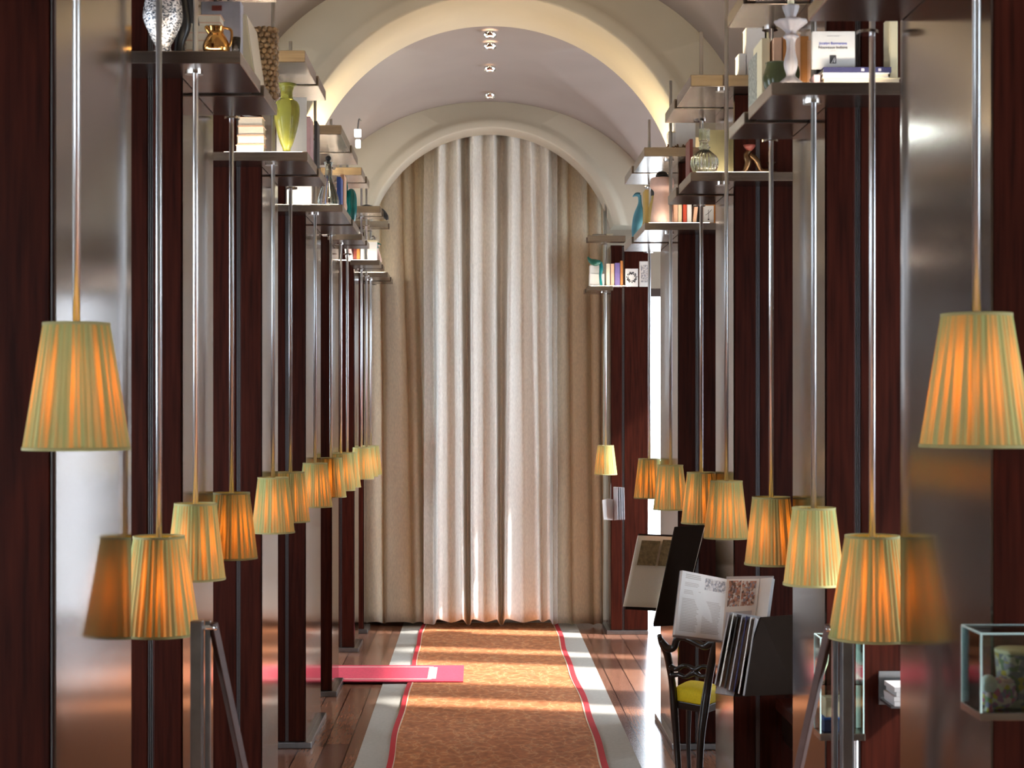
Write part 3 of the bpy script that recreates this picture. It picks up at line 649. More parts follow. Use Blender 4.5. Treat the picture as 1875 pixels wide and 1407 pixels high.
# hanging over the shelf edge: bring it on the board
t.location = (-.652, 8.28, ZLL+.075)
# --- left fifth post, lower shelf: thin books lying
for k, (x, c) in enumerate(((597, 'white'), (613, 'blue'), (632, 'peach'), (651, 'white'))):
    book((PX(x, 8.88), 8.9, ZLL), .045, .09, .020, c, '%s thin book lying on the lower shelf of the fifth left post' % ['white leftmost', 'blue', 'peach', 'white rightmost'][k], grp='thin books lying on the fifth left shelf')
# --- left sixth post, lower shelf
for k, (x, c, h) in enumerate(((638, 'white', .115), (645, 'pinkbook', .12), (651, 'maroon', .12), (657, 'orangebook', .118), (664, 'white', .122))):
    book((PX(x, 10.45), 10.46, ZLL), .020, .11, h, c, '%s book standing on the lower shelf of the sixth left post' % ['white leftmost', 'pink', 'maroon', 'orange', 'white rightmost'][k], grp='books standing on the sixth left shelf', ry=math.radians(-9 if k < 2 else 0))
t = empty('gift_box', (PX(682, 10.45), 10.44, ZLL), 'glowing white square box on the lower shelf of the sixth left post', 'box')
boxo('box_body', -.030, .030, -.03, .03, 0, .12, M['white'], t, bevel=.002); boxo('lid', -.031, .031, -.031, .031, .12, .132, M['cream'], t, bevel=.002)
t = empty('glass_stopper', (PX(683, 10.45), 10.44, ZLL+.132), 'small cut glass stopper on the glowing white box', 'ornament')
bm = nb(); lathe(bm, sm([(.006, 0), (.018, .008), (.014, .02), (.006, .03)], 3), 8); link('body', bm, M['glass'], t)
t = empty('vase', (-.66, 10.68, ZLL-.004), 'twisted green and brown vase at the edge of the sixth left shelf', 'vase')
bm = nb(); tube(bm, [(.006, 0, .001), (.016, 0, .03), (.008, 0, .07), (-.004, 0, .11), (.004, 0, .14)], [.014, .018, .014, .016, .022], 18); link('body', bm, M['pinkjar'], t, smooth=True)
bm = nb(); tube(bm, [(-.008, 0, .11), (-.002, 0, .135), (.004, 0, .148)], [.019, .023, .031], 18); link('lip', bm, M['darkgreen'], t, smooth=True)
# upper shelves at the far left
t = empty('dark_ornament', (PX(672, 10.6), 10.55, ZLU), 'small flat black ornament on the upper shelf of the sixth left post', 'ornament')
bm = nb(); tube(bm, [(-.04, 0, .006), (0, 0, .012), (.045, 0, .008)], [.005, .010, .004], 10); link('body', bm, M['blackobj'], t, smooth=True)
t = empty('leaf_sculpture', (-.635, 10.75, ZLU), 'black glass leaf leaning over the sixth left upper shelf edge', 'sculpture')
bm = nb(); tube(bm, [(-.012, 0, .022), (.010, 0, .005), (.03, 0, -.03), (.042, 0, -.055)], [.005, .012, .017, .008], 12); link('blade', bm, M['blackobj'], t, smooth=True)
# books lying on the third and fourth left upper shelves
book((-.665, 7.62, ZLU), .012, .10, .02, 'lilac', 'small grey book lying on the fourth left upper shelf')

# --- right second post, lower shelf (z ZRL)
Z = ZRL; d = 4.31
def candle(t):
    bm = nb(); cyl(bm, 0, 0, .186, .30, .0085, 18); link('candle', bm, M['cream'], t, smooth=True)
vase('candlestick', (PX(1448, d), d, Z), [(.034, 0), (.032, .008), (.018, .020), (.011, .028), (.016, .045), (.017, .06), (.011, .085), (.012, .11), (.020, .118), (.012, .126), (.022, .137), (.040, .150), (.036, .156), (.014, .150), (.013, .165), (.018, .178), (.021, .190), (.010, .188)], M['cutglass'], 'cut glass candlestick holding a white candle on the second right shelf', 'candlestick', n=48, k=3, extra=candle, flute=.05, nf=10).scale = (1.05, 1.05, 1.13)
def jh(t):
    bm = nb(); tube(bm, [(.029, 0, .072), (.050, 0, .074), (.054, 0, .042), (.032, 0, .02)], .006, 10); link('handle', bm, M['jug'], t, smooth=True)
vase('jug', (PX(1424, 4.38), 4.39, Z), [(.024, 0), (.035, .018), (.038, .042), (.032, .064), (.029, .078), (.031, .081)], M['jug'], 'dark green glazed jug behind the glass candlestick', 'jug', extra=jh)
book((PX(1383, 4.70), 4.66, Z), .030, .14, .154, 'speck', 'grey speckled book at the aisle end of the second right shelf')
book((PX(1400, 4.53), 4.58, Z), .022, .14, .175, 'cream', 'tall cream book beside the grey speckled book')
for k, (x, c, h) in enumerate(((1423, 'peach', .172), (1440, 'orangebook', .178), (1457, 'peach', .182), (1472, 'orangebook', .176), (1484, 'peach', .165))):
    book((PX(x, 4.5), 4.56, Z), .022, .14, h, c, '%s book behind the glass candlestick on the second right shelf' % ['pale leftmost', 'brown second', 'pale middle', 'rust', 'peach rightmost'][k], grp='warm coloured books behind the candlestick')
Y0 = 4.29
book((PX(1578, Y0), Y0+.045, Z), .203, .09, .022, 'cream', 'thick cream book at the bottom of the lying stack', spine='none')
book((PX(1567, Y0), Y0+.045, Z+.022), .176, .09, .013, 'white', 'white paged book in the middle of the lying stack', spine='none')
nb_ = book((PX(1570, Y0), Y0+.045, Z+.035), .178, .09, .015, 'navy', 'navy book on top of the lying stack', spine='y-')
boxo('spine_marks', .01, .018, -.0458, -.0449, .004, .011, M['lilac'], nb_); boxo('spine_marks', .055, .062, -.0458, -.0449, .004, .011, M['lilac'], nb_)
wb = book((PX(1530, Y0), Y0+.03, Z+.0505), .1125, .014, .098, 'white', 'white paperback standing on the navy book, title in blue and black')
def text(s, x, z, size, m, parent, y=-.0078):
    c = bpy.data.curves.new('title', 'FONT'); c.body = s; c.size = size; c.align_x = 'CENTER'; c.extrude = .0002; c.materials.append(M[m])
    tmp = bpy.data.objects.new('title_curve', c); COL.objects.link(tmp); bpy.context.view_layer.update()
    me = bpy.data.meshes.new_from_object(tmp.evaluated_get(bpy.context.evaluated_depsgraph_get())); bpy.data.objects.remove(tmp)
    o = bpy.data.objects.new('title', me); COL.objects.link(o); o.parent = parent; o.location = (x, y, z); o.rotation_euler = (PI/2, 0, 0); return o
M['bluetext'] = mat('blue_ink', (.10, .12, .60), .6); M['blacktext'] = mat('black_ink', (.06, .05, .06), .6)
text('Jocelyn Bonnerave', -.002, .063, .0098, 'bluetext', wb); text('Nouveaux Indiens', -.002, .052, .0105, 'blacktext', wb)
boxo('rule', -.018, .014, -.0078, -.0071, .085, .0856, M['ink'], wb); boxo('rule', -.008, .006, -.0078, -.0071, .0465, .0469, M['ink'], wb)
boxo('emblem', -.0105, .0065, -.0079, -.0071, .013, .035, M['charcoal'], wb)
bm = nb(); slab(bm, [Vector((-.007, -.0084, .014)), Vector((-.0045, -.0084, .014)), Vector((.0035, -.0084, .030)), Vector((.000, -.0084, .026))], .0004)
slab(bm, [Vector((-.001, -.0084, .016)), Vector((.0035, -.0084, .015)), Vector((.0045, -.0084, .027)), Vector((.002, -.0084, .024))], .0004); link('emblem_mark', bm, M['white'], wb)
book((PX(1496, Y0), Y0+.03, Z), .016, .06, .030, 'pinkbook', 'pale pink booklet end beside the lying stack')
book((PX(1641, Y0), Y0+.0585, Z+.0223), .020, .07, .165, 'cream', 'tall cream book standing on the stack beside the nearest right post', spine='y-')
# --- right third post
d = 5.93
vase('decanter', (PX(1289, d), d-.01, Z), [(.030, 0), (.042, .014), (.049, .038), (.044, .062), (.026, .080), (.016, .090), (.021, .098), (.015, .104), (.014, .12), (.019, .122), (.019, .160), (.015, .164)], M['gglass'], 'ribbed round glass carafe on the lower shelf of the third right post', 'decanter', flute=.05, nf=22, n=132)
book((PX(1322, 6.15), 6.12, Z), .125, .03, .193, 'yellowbox', 'pale yellow box file standing behind the glass carafe', cat='box file', name='box_file')
book((PX(1262, 6.2), 6.2, Z), .012, .12, .165, 'maroon', 'thin maroon book at the aisle end of the third right shelf')
t = empty('candle_holder', (PX(1375, 5.93), 5.95, Z), 'ornate bronze candle holder with scrolls and red cup on the third right shelf', 'candle holder'); t.scale = (1.1, 1, 1.2)
bm = nb(); tube(bm, [(-.030, 0, .006), (-.018, 0, .012), (-.006, 0, .04), (-.012, 0, .062), (0, 0, .078)], [.007, .008, .012, .010, .007], 12)
tube(bm, [(0, 0, .064), (.022, 0, .045), (.034, 0, .018), (.055, 0, .010), (.088, 0, .006)], [.008, .010, .007, .011, .007], 12); tube(bm, [(-.01, 0, .012), (.004, 0, .006), (.03, 0, .008)], .009, 10); link('scroll', bm, M['bronze'], t, smooth=True)
bm = nb(); lathe(bm, [(.006, .074), (.018, .086), (.021, .093), (.016, .093), (.006, .085)], 20, cx=-.002); link('cup', bm, M['maroon'], t, smooth=True)
t = empty('candle_holder', (PX(1412, 5.96), 5.97, Z), 'smaller bronze candle holder with a cream candle against the third right post', 'candle holder')
bm = nb(); lathe(bm, sm([(.020, 0), (.012, .012), (.008, .03), (.012, .045), (.018, .052)], 3), 16); link('stem', bm, M['bronze'], t, smooth=True)
bm = nb(); cyl(bm, 0, 0, .052, .092, .008, 14); link('candle', bm, M['cream'], t, smooth=True)
# upper shelf of the third right post: glowing white boxes
for k, (x, w_, h, lab) in enumerate(((1384, .075, .195, 'large glowing white box on the upper shelf of the third right post'), (1358, .026, .098, 'small white carton left of the large glowing box'), (1405, .03, .19, 'tall cream carton right of the large glowing box'))):
    t = empty('carton', (PX(x, 6.0), 6.02, ZRU), lab, 'box'); boxo('box_body', -w_/2, w_/2, -.04, .04, 0, h, M['white' if k < 2 else 'cream'], t, bevel=.002); boxo('lid', -w_/2-.001, w_/2+.001, -.041, .041, h, h+.006, M['white'], t, bevel=.001)
# --- right fourth post, upper shelf
for k, (x, w_, h, lab) in enumerate(((1258, .095, .168, 'large glowing white box on the upper shelf of the fourth right post'), (1233, .032, .10, 'small white carton beside the glowing box on the fourth right shelf'))):
    t = empty('carton', (PX(x, 7.62), 7.72, ZRU), lab, 'box'); boxo('box_body', -w_/2, w_/2, -.04, .04, 0, h, M['white'], t, bevel=.002); boxo('lid', -w_/2-.001, w_/2+.001, -.041, .041, h, h+.006, M['cream'], t, bevel=.001)
t = empty('dried_wreath', (PX(1246, 7.56), 7.57, ZRU), 'low tangle of dark dried twigs in front of the white cartons', 'dried twigs')
bm = nb()
for k in range(26):
    x = random.uniform(-.06, .05); tube(bm, [(x, random.uniform(-.02, .02), .004), (x+random.uniform(-.01, .01), 0, random.uniform(.012, .028)), (x+random.uniform(-.02, .02), 0, .006)], .003, 6)
link('twigs', bm, M['bronze'], t)
# --- right fourth post, lower shelf
d = 7.56
def lid(t):
    bm = nb(); lathe(bm, sm([(.026, .222), (.030, .226), (.026, .236), (.018, .246), (.012, .247)], 3), 24); link('lid', bm, M['blackobj'], t, smooth=True)
vase('ceramic_jar', (PX(1212, d), d, Z), [(.048, 0), (.053, .02), (.048, .07), (.040, .12), (.036, .15), (.044, .165), (.055, .175), (.055, .20), (.050, .216), (.034, .220)], M['pinkjar'], 'tall pink ceramic jar with black lid on the fourth right shelf', 'jar', extra=lid)
book((PX(1184, 7.6), 7.64, Z), .017, .10, .168, 'ochre', 'ochre book standing left of the pink ceramic jar')
for k, (x, c, h, w_) in enumerate(((1236, 'peach', .095, .02), (1244, 'cream', .10, .017), (1253, 'redbook', .10, .017), (1261, 'white', .10, .020), (1270, 'peach', .098, .016))):
    book((PX(x, 7.58), 7.60, Z), w_, .09, h, c, '%s book right of the pink ceramic jar' % ['peach', 'cream', 'bright orange red', 'white', 'pale rightmost'][k], grp='books right of the pink jar', ry=math.radians(6 if k == 4 else 0))
t = empty('picture_frame', (PX(1298, 7.58), 7.6, Z), 'small frame with a botanical print on the fourth right shelf', 'picture frame')
boxo('frame', -.032, .032, -.006, .006, 0, .10, M['orangebook'], t, bevel=.002); boxo('print', -.024, .024, -.0075, -.0062, .016, .094, M['white'], t)
bm = nb(); tube(bm, [(0, -.008, .03), (0, -.008, .075)], .001, 6); tube(bm, [(-.014, -.008, .05), (0, -.008, .06), (.014, -.008, .075)], .001, 6); sphere(bm, (0, -.008, .03), .004, 8); link('drawing', bm, M['charcoal'], t)
t = empty('bottle', (.862, 7.98, Z), 'dark ochre bottle with black cap behind the pink jar', 'bottle')
bm = nb(); lathe(bm, sm([(.028, 0), (.030, .02), (.030, .13), (.018, .17), (.016, .19)], 3), 20); link('body', bm, M['ochre'], t, smooth=True)
bm = nb(); cyl(bm, 0, 0, .19, .226, .020, 18); link('cap', bm, M['charcoal'], t, smooth=True)
t = empty('ceramic_bird', (.80, 8.25, Z-.004), 'blue ceramic bird leaning over the end of the fourth right shelf', 'sculpture')
bm = nb(); tube(bm, [(-.010, 0, .012), (-.004, 0, .06), (.010, 0, .13), (.016, 0, .19), (.014, 0, .232)], [.012, .022, .026, .010, .009], 16); link('body', bm, M['tealblue'], t, smooth=True)
bm = nb(); tube(bm, [(.016, 0, .233), (-.002, 0, .235), (-.020, 0, .225)], [.012, .010, .002], 12); link('head', bm, M['tealblue'], t, smooth=True)
book((.835, 8.12, Z), .03, .10, .08, 'ochre', 'ochre book between the blue bird and the dark bottle')
# --- right farthest post
d = 11.42
t = empty('gift_box', (PX(1093, d), d+.02, Z), 'low white box under the green leaf on the farthest right shelf', 'box'); boxo('box_body', -.052, .050, -.04, .04, 0, .09, M['white'], t, bevel=.002); boxo('upper_box', -.05, .03, -.035, .035, .09, .15, M['white'], t, bevel=.002)
t = empty('leaf_sculpture', (PX(1092, 11.37), 11.375, Z), 'dark green glass leaf on a stem, farthest right lower shelf', 'sculpture')
bm = nb(); tube(bm, [(-.06, .0, .205), (-.04, 0, .178), (-.005, 0, .165), (.03, 0, .170)], [.004, .017, .024, .012], 14); link('leaf', bm, M['darkgreen'], t, smooth=True)
bm = nb(); tube(bm, [(.03, 0, .17), (.034, 0, .12), (.028, 0, .07), (.034, 0, .002)], [.010, .014, .009, .010], 12); link('stem', bm, M['teal'], t, smooth=True)
for k, (x, c, h, w_) in enumerate(((1113, 'page', .16, .026), (1121, 'peach', .16, .024), (1130, 'purple', .165, .036), (1138, 'orangebook', .18, .018))):
    book((PX(x, d), d+.03, Z), w_, .10, h, c, '%s book on the farthest right lower shelf' % ['cream', 'peach', 'purple', 'narrow orange'][k], grp='books on the farthest right shelf')
for k, (x, w_, h, lab) in enumerate(((1157, .088, .125, 'square frame with black wreath print, farthest right shelf'), (1180, .066, .176, 'white frame with grey print at the outer end of the farthest right shelf'))):
    t = empty('picture_frame', (PX(x, 11.38), 11.40, Z), lab, 'picture frame'); boxo('frame', -w_/2, w_/2, -.008, .008, 0, h, M['white'], t, bevel=.002)
    bm = nb()
    if k == 0:
        for q in range(40):
            a = q*2*PI/40; r = .030+.006*math.sin(q*1.7); sphere(bm, (r*math.cos(a), -.0095, .063+r*math.sin(a)), random.uniform(.003, .007), 6, sy=.15)
        link('print', bm, M['charcoal'], t)
    else:
        box(bm, -.024, .024, -.0095, -.0082, .03, .15); link('print', bm, M['greypic'], t)
for k, (x, w_, h, c, lab) in enumerate(((1097, .09, .012, 'charcoal', 'black booklet on the farthest right upper shelf'), (1116, .05, .014, 'cream', 'cream booklet beside the black one, farthest right upper shelf'))):
    book((PX(x, 11.36), 11.37, ZRU), w_, .06, h, c, lab)

# ------------------------------------------------------------------ open books held on brackets
def quad(pts): return [P(*p) for p in pts]
def lerpq(q, u, v, off=0):
    a = q[0].lerp(q[1], u); b = q[3].lerp(q[2], u); p = a.lerp(b, v); n = (q[1]-q[0]).cross(q[3]-q[0]).normalized()
    if n.y > 0: n = -n
    return p+n*off
def printed(name, q, u0, u1, v0, v1, m, t, off=.0012):
    bm = nb(); slab(bm, [lerpq(q, u0, v0, off), lerpq(q, u1, v0, off), lerpq(q, u1, v1, off), lerpq(q, u0, v1, off)], .0006)
    for v in bm.verts: v.co -= t.location
    return link(name, bm, m, t)
def textlines(name, q, u0, u1, v0, v1, n, t, gap=.5):
    bm = nb()
    for i in range(n):
        a = v0+(v1-v0)*i/n; e = a+(v1-v0)/n*gap; ue = u1-(u1-u0)*random.uniform(0, .15)
        slab(bm, [lerpq(q, u0, a, .001), lerpq(q, ue, a, .001), lerpq(q, ue, e, .001), lerpq(q, u0, e, .001)], .0004)
    for v in bm.verts: v.co -= t.location
    return link(name, bm, M['inklight'], t)
M['inklight'] = mat('pale_grey_ink', (.55, .50, .47), .7)
def part_slab(name, q, th, m, t, bev=0):
    bm = nb(); slab(bm, q, th)
    for v in bm.verts: v.co -= t.location
    return link(name, bm, m, t, bevel=bev)
def arm(t, pts):
    bm = nb(); tube(bm, [Vector(p)-t.location for p in pts], .007, 10, smooth=False); link('bracket_arm', bm, M['darksteel'], t)
# book A beside the fourth right post
c = P(1190, 1045, 7.4); t = empty('open_book', c, 'open book with two sepia pictures held beside the fourth right post', 'book')
qa = quad(((1168, 981, 7.38), (1236, 984, 7.46), (1208, 1114, 7.36), (1141, 1111, 7.28)))
bm = nb(); NQ = 12
gr = [[lerpq(qa, i/NQ, j/8, .008*math.sin(PI*i/NQ)*(1 if j > 4 else .4)) - c for i in range(NQ+1)] for j in range(9)]
vs = [[bm.verts.new(p) for p in r] for r in gr]
for j in range(8):
    for i in range(NQ): bm.faces.new((vs[j][i], vs[j][i+1], vs[j+1][i+1], vs[j+1][i]))
o = link('left_page', bm, M['page'], t, smooth=True); md = o.modifiers.new('t', 'SOLIDIFY'); md.thickness = .006; md.offset = 0
printed('sepia_picture', qa, .10, .60, .07, .42, M['sepia'], t, .012); printed('sepia_picture', qa, .66, .98, .05, .42, M['sepia'], t, .012)
qa2 = quad(((1170, 978, 7.40), (1238, 980, 7.48), (1212, 1120, 7.38), (1145, 1116, 7.30))); part_slab('back_cover', qa2, .006, M['darkcover'], t)
arm(t, [P(1205, 1050, 7.43), P(1225, 1050, 7.60), (.955, 7.67, PZ(1050, 7.67))])
# dark board in front of it: another book seen from its cover
c = P(1243, 1055, 7.1); t = empty('display_book', c, 'dark leather cover of a large open book, tilted between the two lit open books', 'book')
part_slab('cover', quad(((1236, 965, 7.12), (1291, 961, 7.20), (1246, 1143, 7.05), (1197, 1147, 6.98))), .007, M['darkcover'], t, .002)
part_slab('pages', quad(((1240, 969, 7.14), (1291, 966, 7.22), (1246, 1140, 7.07), (1201, 1143, 7.00))), .022, M['page'], t)
part_slab('rear_cover', quad(((1238, 968, 7.17), (1293, 964, 7.245), (1248, 1145, 7.10), (1198, 1148, 7.03))), .005, M['darkcover'], t)
arm(t, [P(1255, 1055, 7.20), P(1262, 1055, 7.5), (1.0, 7.67, PZ(1055, 7.67))])
# book B
c = P(1330, 1110, 5.8); t = empty('open_book', c, 'open white magazine with text column and colour photographs', 'book')
ql = quad(((1250, 1045, 5.70), (1331, 1061, 5.84), (1322, 1173, 5.76), (1236, 1163, 5.62))); qr = quad(((1331, 1061, 5.84), (1391, 1060, 5.74), (1378, 1166, 5.67), (1322, 1173, 5.76)))
part_slab('left_page', ql, .010, M['white'], t); part_slab('right_page', qr, .012, M['white'], t)
qc = quad(((1391, 1060, 5.745), (1414, 1058, 5.68), (1400, 1164, 5.62), (1378, 1166, 5.675)))
for k in range(5):
    o_ = k*.006
    qk = [v+Vector((.003*k, o_, -.002*k)) for v in qc]; part_slab('loose_page', qk, .0012, M['fog' if k % 2 else 'white'], t)
part_slab('cover', [v+Vector((.004, .035, 0)) for v in quad(((1331, 1058, 5.84), (1417, 1057, 5.70), (1404, 1168, 5.64), (1322, 1178, 5.76)))], .004, M['grey'], t)
part_slab('cover', [v+Vector((-.002, .012, -.004)) for v in quad(((1248, 1044, 5.70), (1331, 1061, 5.85), (1322, 1176, 5.77), (1234, 1166, 5.62)))], .004, M['grey'], t)
textlines('heading', ql, .08, .46, .04, .12, 3, t, .45); textlines('text_block', ql, .08, .40, .17, .24, 3, t, .35); textlines('text_block', ql, .08, .46, .29, .36, 3, t, .35)
textlines('text_block', ql, .06, .44, .42, .94, 22, t, .4); textlines('text_block', ql, .52, .92, .42, .94, 22, t, .4)
printed('grey_photo', ql, .52, .98, .05, .24, M['greypic'], t); printed('colour_photo', qr, .08, .46, .03, .46, M['photo'], t); printed('colour_photo', qr, .50, .92, .04, .46, M['photo'], t)
printed('grey_photo', qr, .06, .88, .55, .97, M['fog'], t)
arm(t, [P(1345, 1110, 5.87), P(1362, 1110, 5.95), (1.02, 6.0, PZ(1110, 6.0))])
# book C
c = P(1390, 1200, 5.5); t = empty('open_book', c, 'dark covered magazine standing open with fanned pages, nearest of the displayed books', 'book')
part_slab('front_cover', quad(((1394, 1131, 5.42), (1462, 1126, 5.60), (1460, 1272, 5.50), (1345, 1277, 5.34))), .006, M['darkcover'], t, .002)
for k in range(7):
    u = k/6; x0 = 1336+u*48; x1 = 1388; 
    q = quad(((x0, 1122+u*10, 5.40-.004*k), (x0+9, 1125+u*9, 5.58), (x0-18, 1262+u*14, 5.50), (x0-26+u*4, 1254+u*20, 5.32-.004*k)))
    part_slab('page_leaf', q, .0035, M[['grey', 'white', 'charcoal', 'fog', 'navy', 'white', 'grey'][k]], t)
part_slab('page_block', quad(((1372, 1136, 5.40), (1394, 1133, 5.43), (1347, 1276, 5.35), (1328, 1272, 5.32))), .05, M['grey'], t)
part_slab('back_cover', quad(((1338, 1121, 5.60), (1394, 1130, 5.64), (1350, 1270, 5.56), (1314, 1254, 5.50))), .005, M['grey'], t)
arm(t, [P(1395, 1200, 5.52), P(1395, 1200, 5.8), (1.0, 6.0, PZ(1200, 6.0))])
# book D by the farthest right post
c = P(1123, 920, 11.3); t = empty('open_book', c, 'small open book with white leaves fixed low on the farthest right post', 'book')
for k in range(4): part_slab('leaf', quad(((1103+k*3, 916-k, 11.24+k*.03), (1123, 915, 11.4), (1123, 953, 11.4), (1106+k*3, 952, 11.24+k*.03))), .004, M['white'], t)
for k in range(4): part_slab('dark_leaf', quad(((1123, 892, 11.40), (1130+k*4, 893, 11.22+k*.02), (1131+k*4, 952, 11.22+k*.02), (1124, 953, 11.40))), .005, M['grey' if k % 2 else 'fog'], t)
arm(t, [P(1123, 925, 11.4), P(1125, 925, 11.5), (.97, 11.56, PZ(925, 11.56))])

# ------------------------------------------------------------------ chair
cd = 7.0; base = Vector((PX(1262, cd), cd+.08, 0))
t = empty('side_chair', base, 'small dark carved chair with a yellow cushion in front of the fourth right post', 'chair')
def C(x, y, d, r=None): return P(x, y, d)-base
def floorpt(x, d): return Vector((PX(x, d), d, 0))-base
bm = nb(); tube(bm, [C(1207, 1164, 6.93), C(1212, 1178, 6.95), C(1221, 1195, 6.97), C(1226, 1220, 7.0), C(1231, 1252, 7.02), C(1234, 1292, 7.02), C(1239, 1360, 7.01), floorpt(1244, 6.98)], [0.0101, 0.0145, 0.0174, 0.0159, 0.0159, 0.0174, 0.0145, 0.0130], 12)
link('back_post', bm, M['ebony'], t, smooth=True)
bm = nb(); tube(bm, [C(1318, 1170, 6.80), C(1311, 1180, 6.82), C(1303, 1215, 6.86), C(1296, 1255, 6.88), C(1290, 1297, 6.88), C(1283, 1358, 6.87), floorpt(1280, 6.86)], [0.0101, 0.0159, 0.0174, 0.0174, 0.0188, 0.0159, 0.0130], 12)
link('back_post', bm, M['ebony'], t, smooth=True)
bm = nb(); tube(bm, [C(1210, 1172, 6.94), C(1222, 1187, 6.94), C(1234, 1186, 6.93), C(1240, 1170, 6.92), C(1252, 1168, 6.90), C(1270, 1175, 6.88), C(1290, 1184, 6.86), C(1302, 1178, 6.84), C(1318, 1174, 6.81)], [0.0116, 0.0174, 0.0145, 0.0159, 0.0130, 0.0145, 0.0159, 0.0159, 0.0101], 12); link('crest_rail', bm, M['ebony'], t, smooth=True)
bm = nb(); tube(bm, [C(1226, 1220, 6.99), C(1238, 1226, 6.98), C(1250, 1220, 6.95), C(1262, 1221, 6.94), C(1273, 1227, 6.92), C(1286, 1221, 6.90), C(1303, 1224, 6.87)], [0.0145, 0.0116, 0.0087, 0.0087, 0.0130, 0.0087, 0.0116], 10)
tube(bm, [C(1229, 1238, 6.99), C(1242, 1236, 6.97), C(1256, 1240, 6.95), C(1272, 1233, 6.92), C(1284, 1239, 6.90), C(1298, 1238, 6.87)], [0.0116, 0.0101, 0.0087, 0.0130, 0.0087, 0.0101], 10); sphere(bm, C(1272, 1230, 6.92), .012, 10); link('middle_rail', bm, M['ebony'], t, smooth=True)
# seat
sc = [P(1234, 1262, 7.03)-base, P(1292, 1262, 6.89)-base, P(1326, 1258, 7.05)-base, P(1262, 1256, 7.22)-base]
zt = PZ(1263, 6.95); 
for v in sc: v.z = 0
def seatblock(z0, z1, grow, puff=0):
    bm = nb(); cen = sum(sc, Vector())/4; R = 10; top = []
    def pt(u, v): return sc[0].lerp(sc[1], u).lerp(sc[3].lerp(sc[2], u), v)
    g = [[None]*(R+1) for _ in range(R+1)]; h = [[None]*(R+1) for _ in range(R+1)]
    for i in range(R+1):
        for j in range(R+1):
            p = pt(i/R, j/R); p = cen+(p-cen)*grow; s = (math.sin(PI*i/R)*math.sin(PI*j/R))**.5
            g[i][j] = bm.verts.new((p.x, p.y, z1+puff*s)); h[i][j] = bm.verts.new((p.x, p.y, z0))
    for i in range(R):
        for j in range(R): bm.faces.new((g[i][j], g[i+1][j], g[i+1][j+1], g[i][j+1])); bm.faces.new((h[i][j], h[i][j+1], h[i+1][j+1], h[i+1][j]))
    for i in range(R):
        for a, b in (((i, 0), (i+1, 0)), ((i, R), (i+1, R)), ((0, i), (0, i+1)), ((R, i), (R, i+1))):
            bm.faces.new((g[a[0]][a[1]], g[b[0]][b[1]], h[b[0]][b[1]], h[a[0]][a[1]]))
    return bm
link('seat_frame', seatblock(zt-.092, zt-.060, 1.02), M['ebony'], t, bevel=.003)
link('cushion', seatblock(zt-.062, zt-.006, 1.0, .018), M['yellow'], t, smooth=True, bevel=.008)
for p in (2, 3):
    v = sc[p]; bm = nb(); tube(bm, [(v.x, v.y, zt-.085), (v.x-.004, v.y, (zt-.1)*.5), (v.x, v.y, 0.0)], [.013, .010, .009], 10); link('front_leg', bm, M['ebony'], t, smooth=True)

# ------------------------------------------------------------------ dark side table with books (right, between posts)
t = empty('side_table', (1.30, 5.45, 0), 'low dark console table between the second and third right posts', 'table')
boxo('table_top', -.22, .22, -.5, .5, .505, .545, M['mahogany'], t, bevel=.004); boxo('drawer_front', -.20, -.19, -.48, .48, .40, .505, M['ebony'], t, bevel=.002)
boxo('frame', -.19, .20, -.48, .48, .42, .505, M['mahogany'], t)
for sx in (-1, 1):
    for sy in (-1, 1): boxo('leg', sx*.19-.02, sx*.19+.02, sy*.46-.02, sy*.46+.02, 0, .42, M['mahogany'], t, bevel=.003)
for k, c_ in enumerate(('navy', 'cream', 'blue', 'navy', 'blue')):
    book((1.20+.004*k, 5.28, .545+.022*k), .20, .26, .021, c_, '%s book of the pile on the dark console table' % ['lowest navy', 'cream', 'middle blue', 'upper navy', 'topmost blue'][k], grp='books piled on the console table', rz=.03*k)

# ------------------------------------------------------------------ glass showcases
def showcase(name, x0, x1, y0, y1, z0, z1, lab):
    t = empty(name, ((x0+x1)/2, (y0+y1)/2, z0), lab, 'showcase'); X = (x1-x0)/2; Y = (y1-y0)/2; H = z1-z0
    for nm, b_ in (('front_pane', (-X+.003, X-.003, -Y, -Y+.002, 0, H)), ('rear_pane', (-X+.003, X-.003, Y-.002, Y, 0, H)), ('side_pane', (-X, -X+.002, -Y, Y, 0, H)), ('side_pane', (X-.002, X, -Y, Y, 0, H)), ('top_pane', (-X, X, -Y, Y, H, H+.002))):
        boxo(nm, *b_, M['pane'], t)
    bm = nb(); e = .0015
    for sx in (-1, 1):
        for sy in (-1, 1): box(bm, sx*X-e, sx*X+e, sy*Y-e, sy*Y+e, 0, H)
        box(bm, sx*X-e, sx*X+e, -Y, Y, H, H+2*e); box(bm, -X, X, sx*Y-e, sx*Y+e, H, H+2*e)
    link('glass_edges', bm, M['paneedge'], t); return t
t1 = showcase('glass_showcase', .857, 1.10, 2.79, 2.90, 1.080, 1.2135, 'glass showcase with floral porcelain on the nearest right post')
boxo('metal_tray', -.124, .124, -.057, .057, -.013, 0, M['shelf'], t1, bevel=.001)
bm = nb(); tube(bm, [(.09, .05, -.008), (.09, .105, -.008)], .006, 8); link('bracket', bm, M['darksteel'], t1)
t = empty('floral_cup', (PX(1868, 2.84), 2.85, 1.0805), 'tall floral printed cup inside the near showcase', 'cup')
bm = nb(); lathe(bm, [(.026, 0), (.037, .05), (.040, .094), (.039, .1)], 32); link('body', bm, M['floral2'], t, smooth=True)
bm = nb(); lathe(bm, [(.0402, .094), (.0402, .099), (.038, .1005)], 32); link('rim', bm, M['cream'], t, smooth=True)
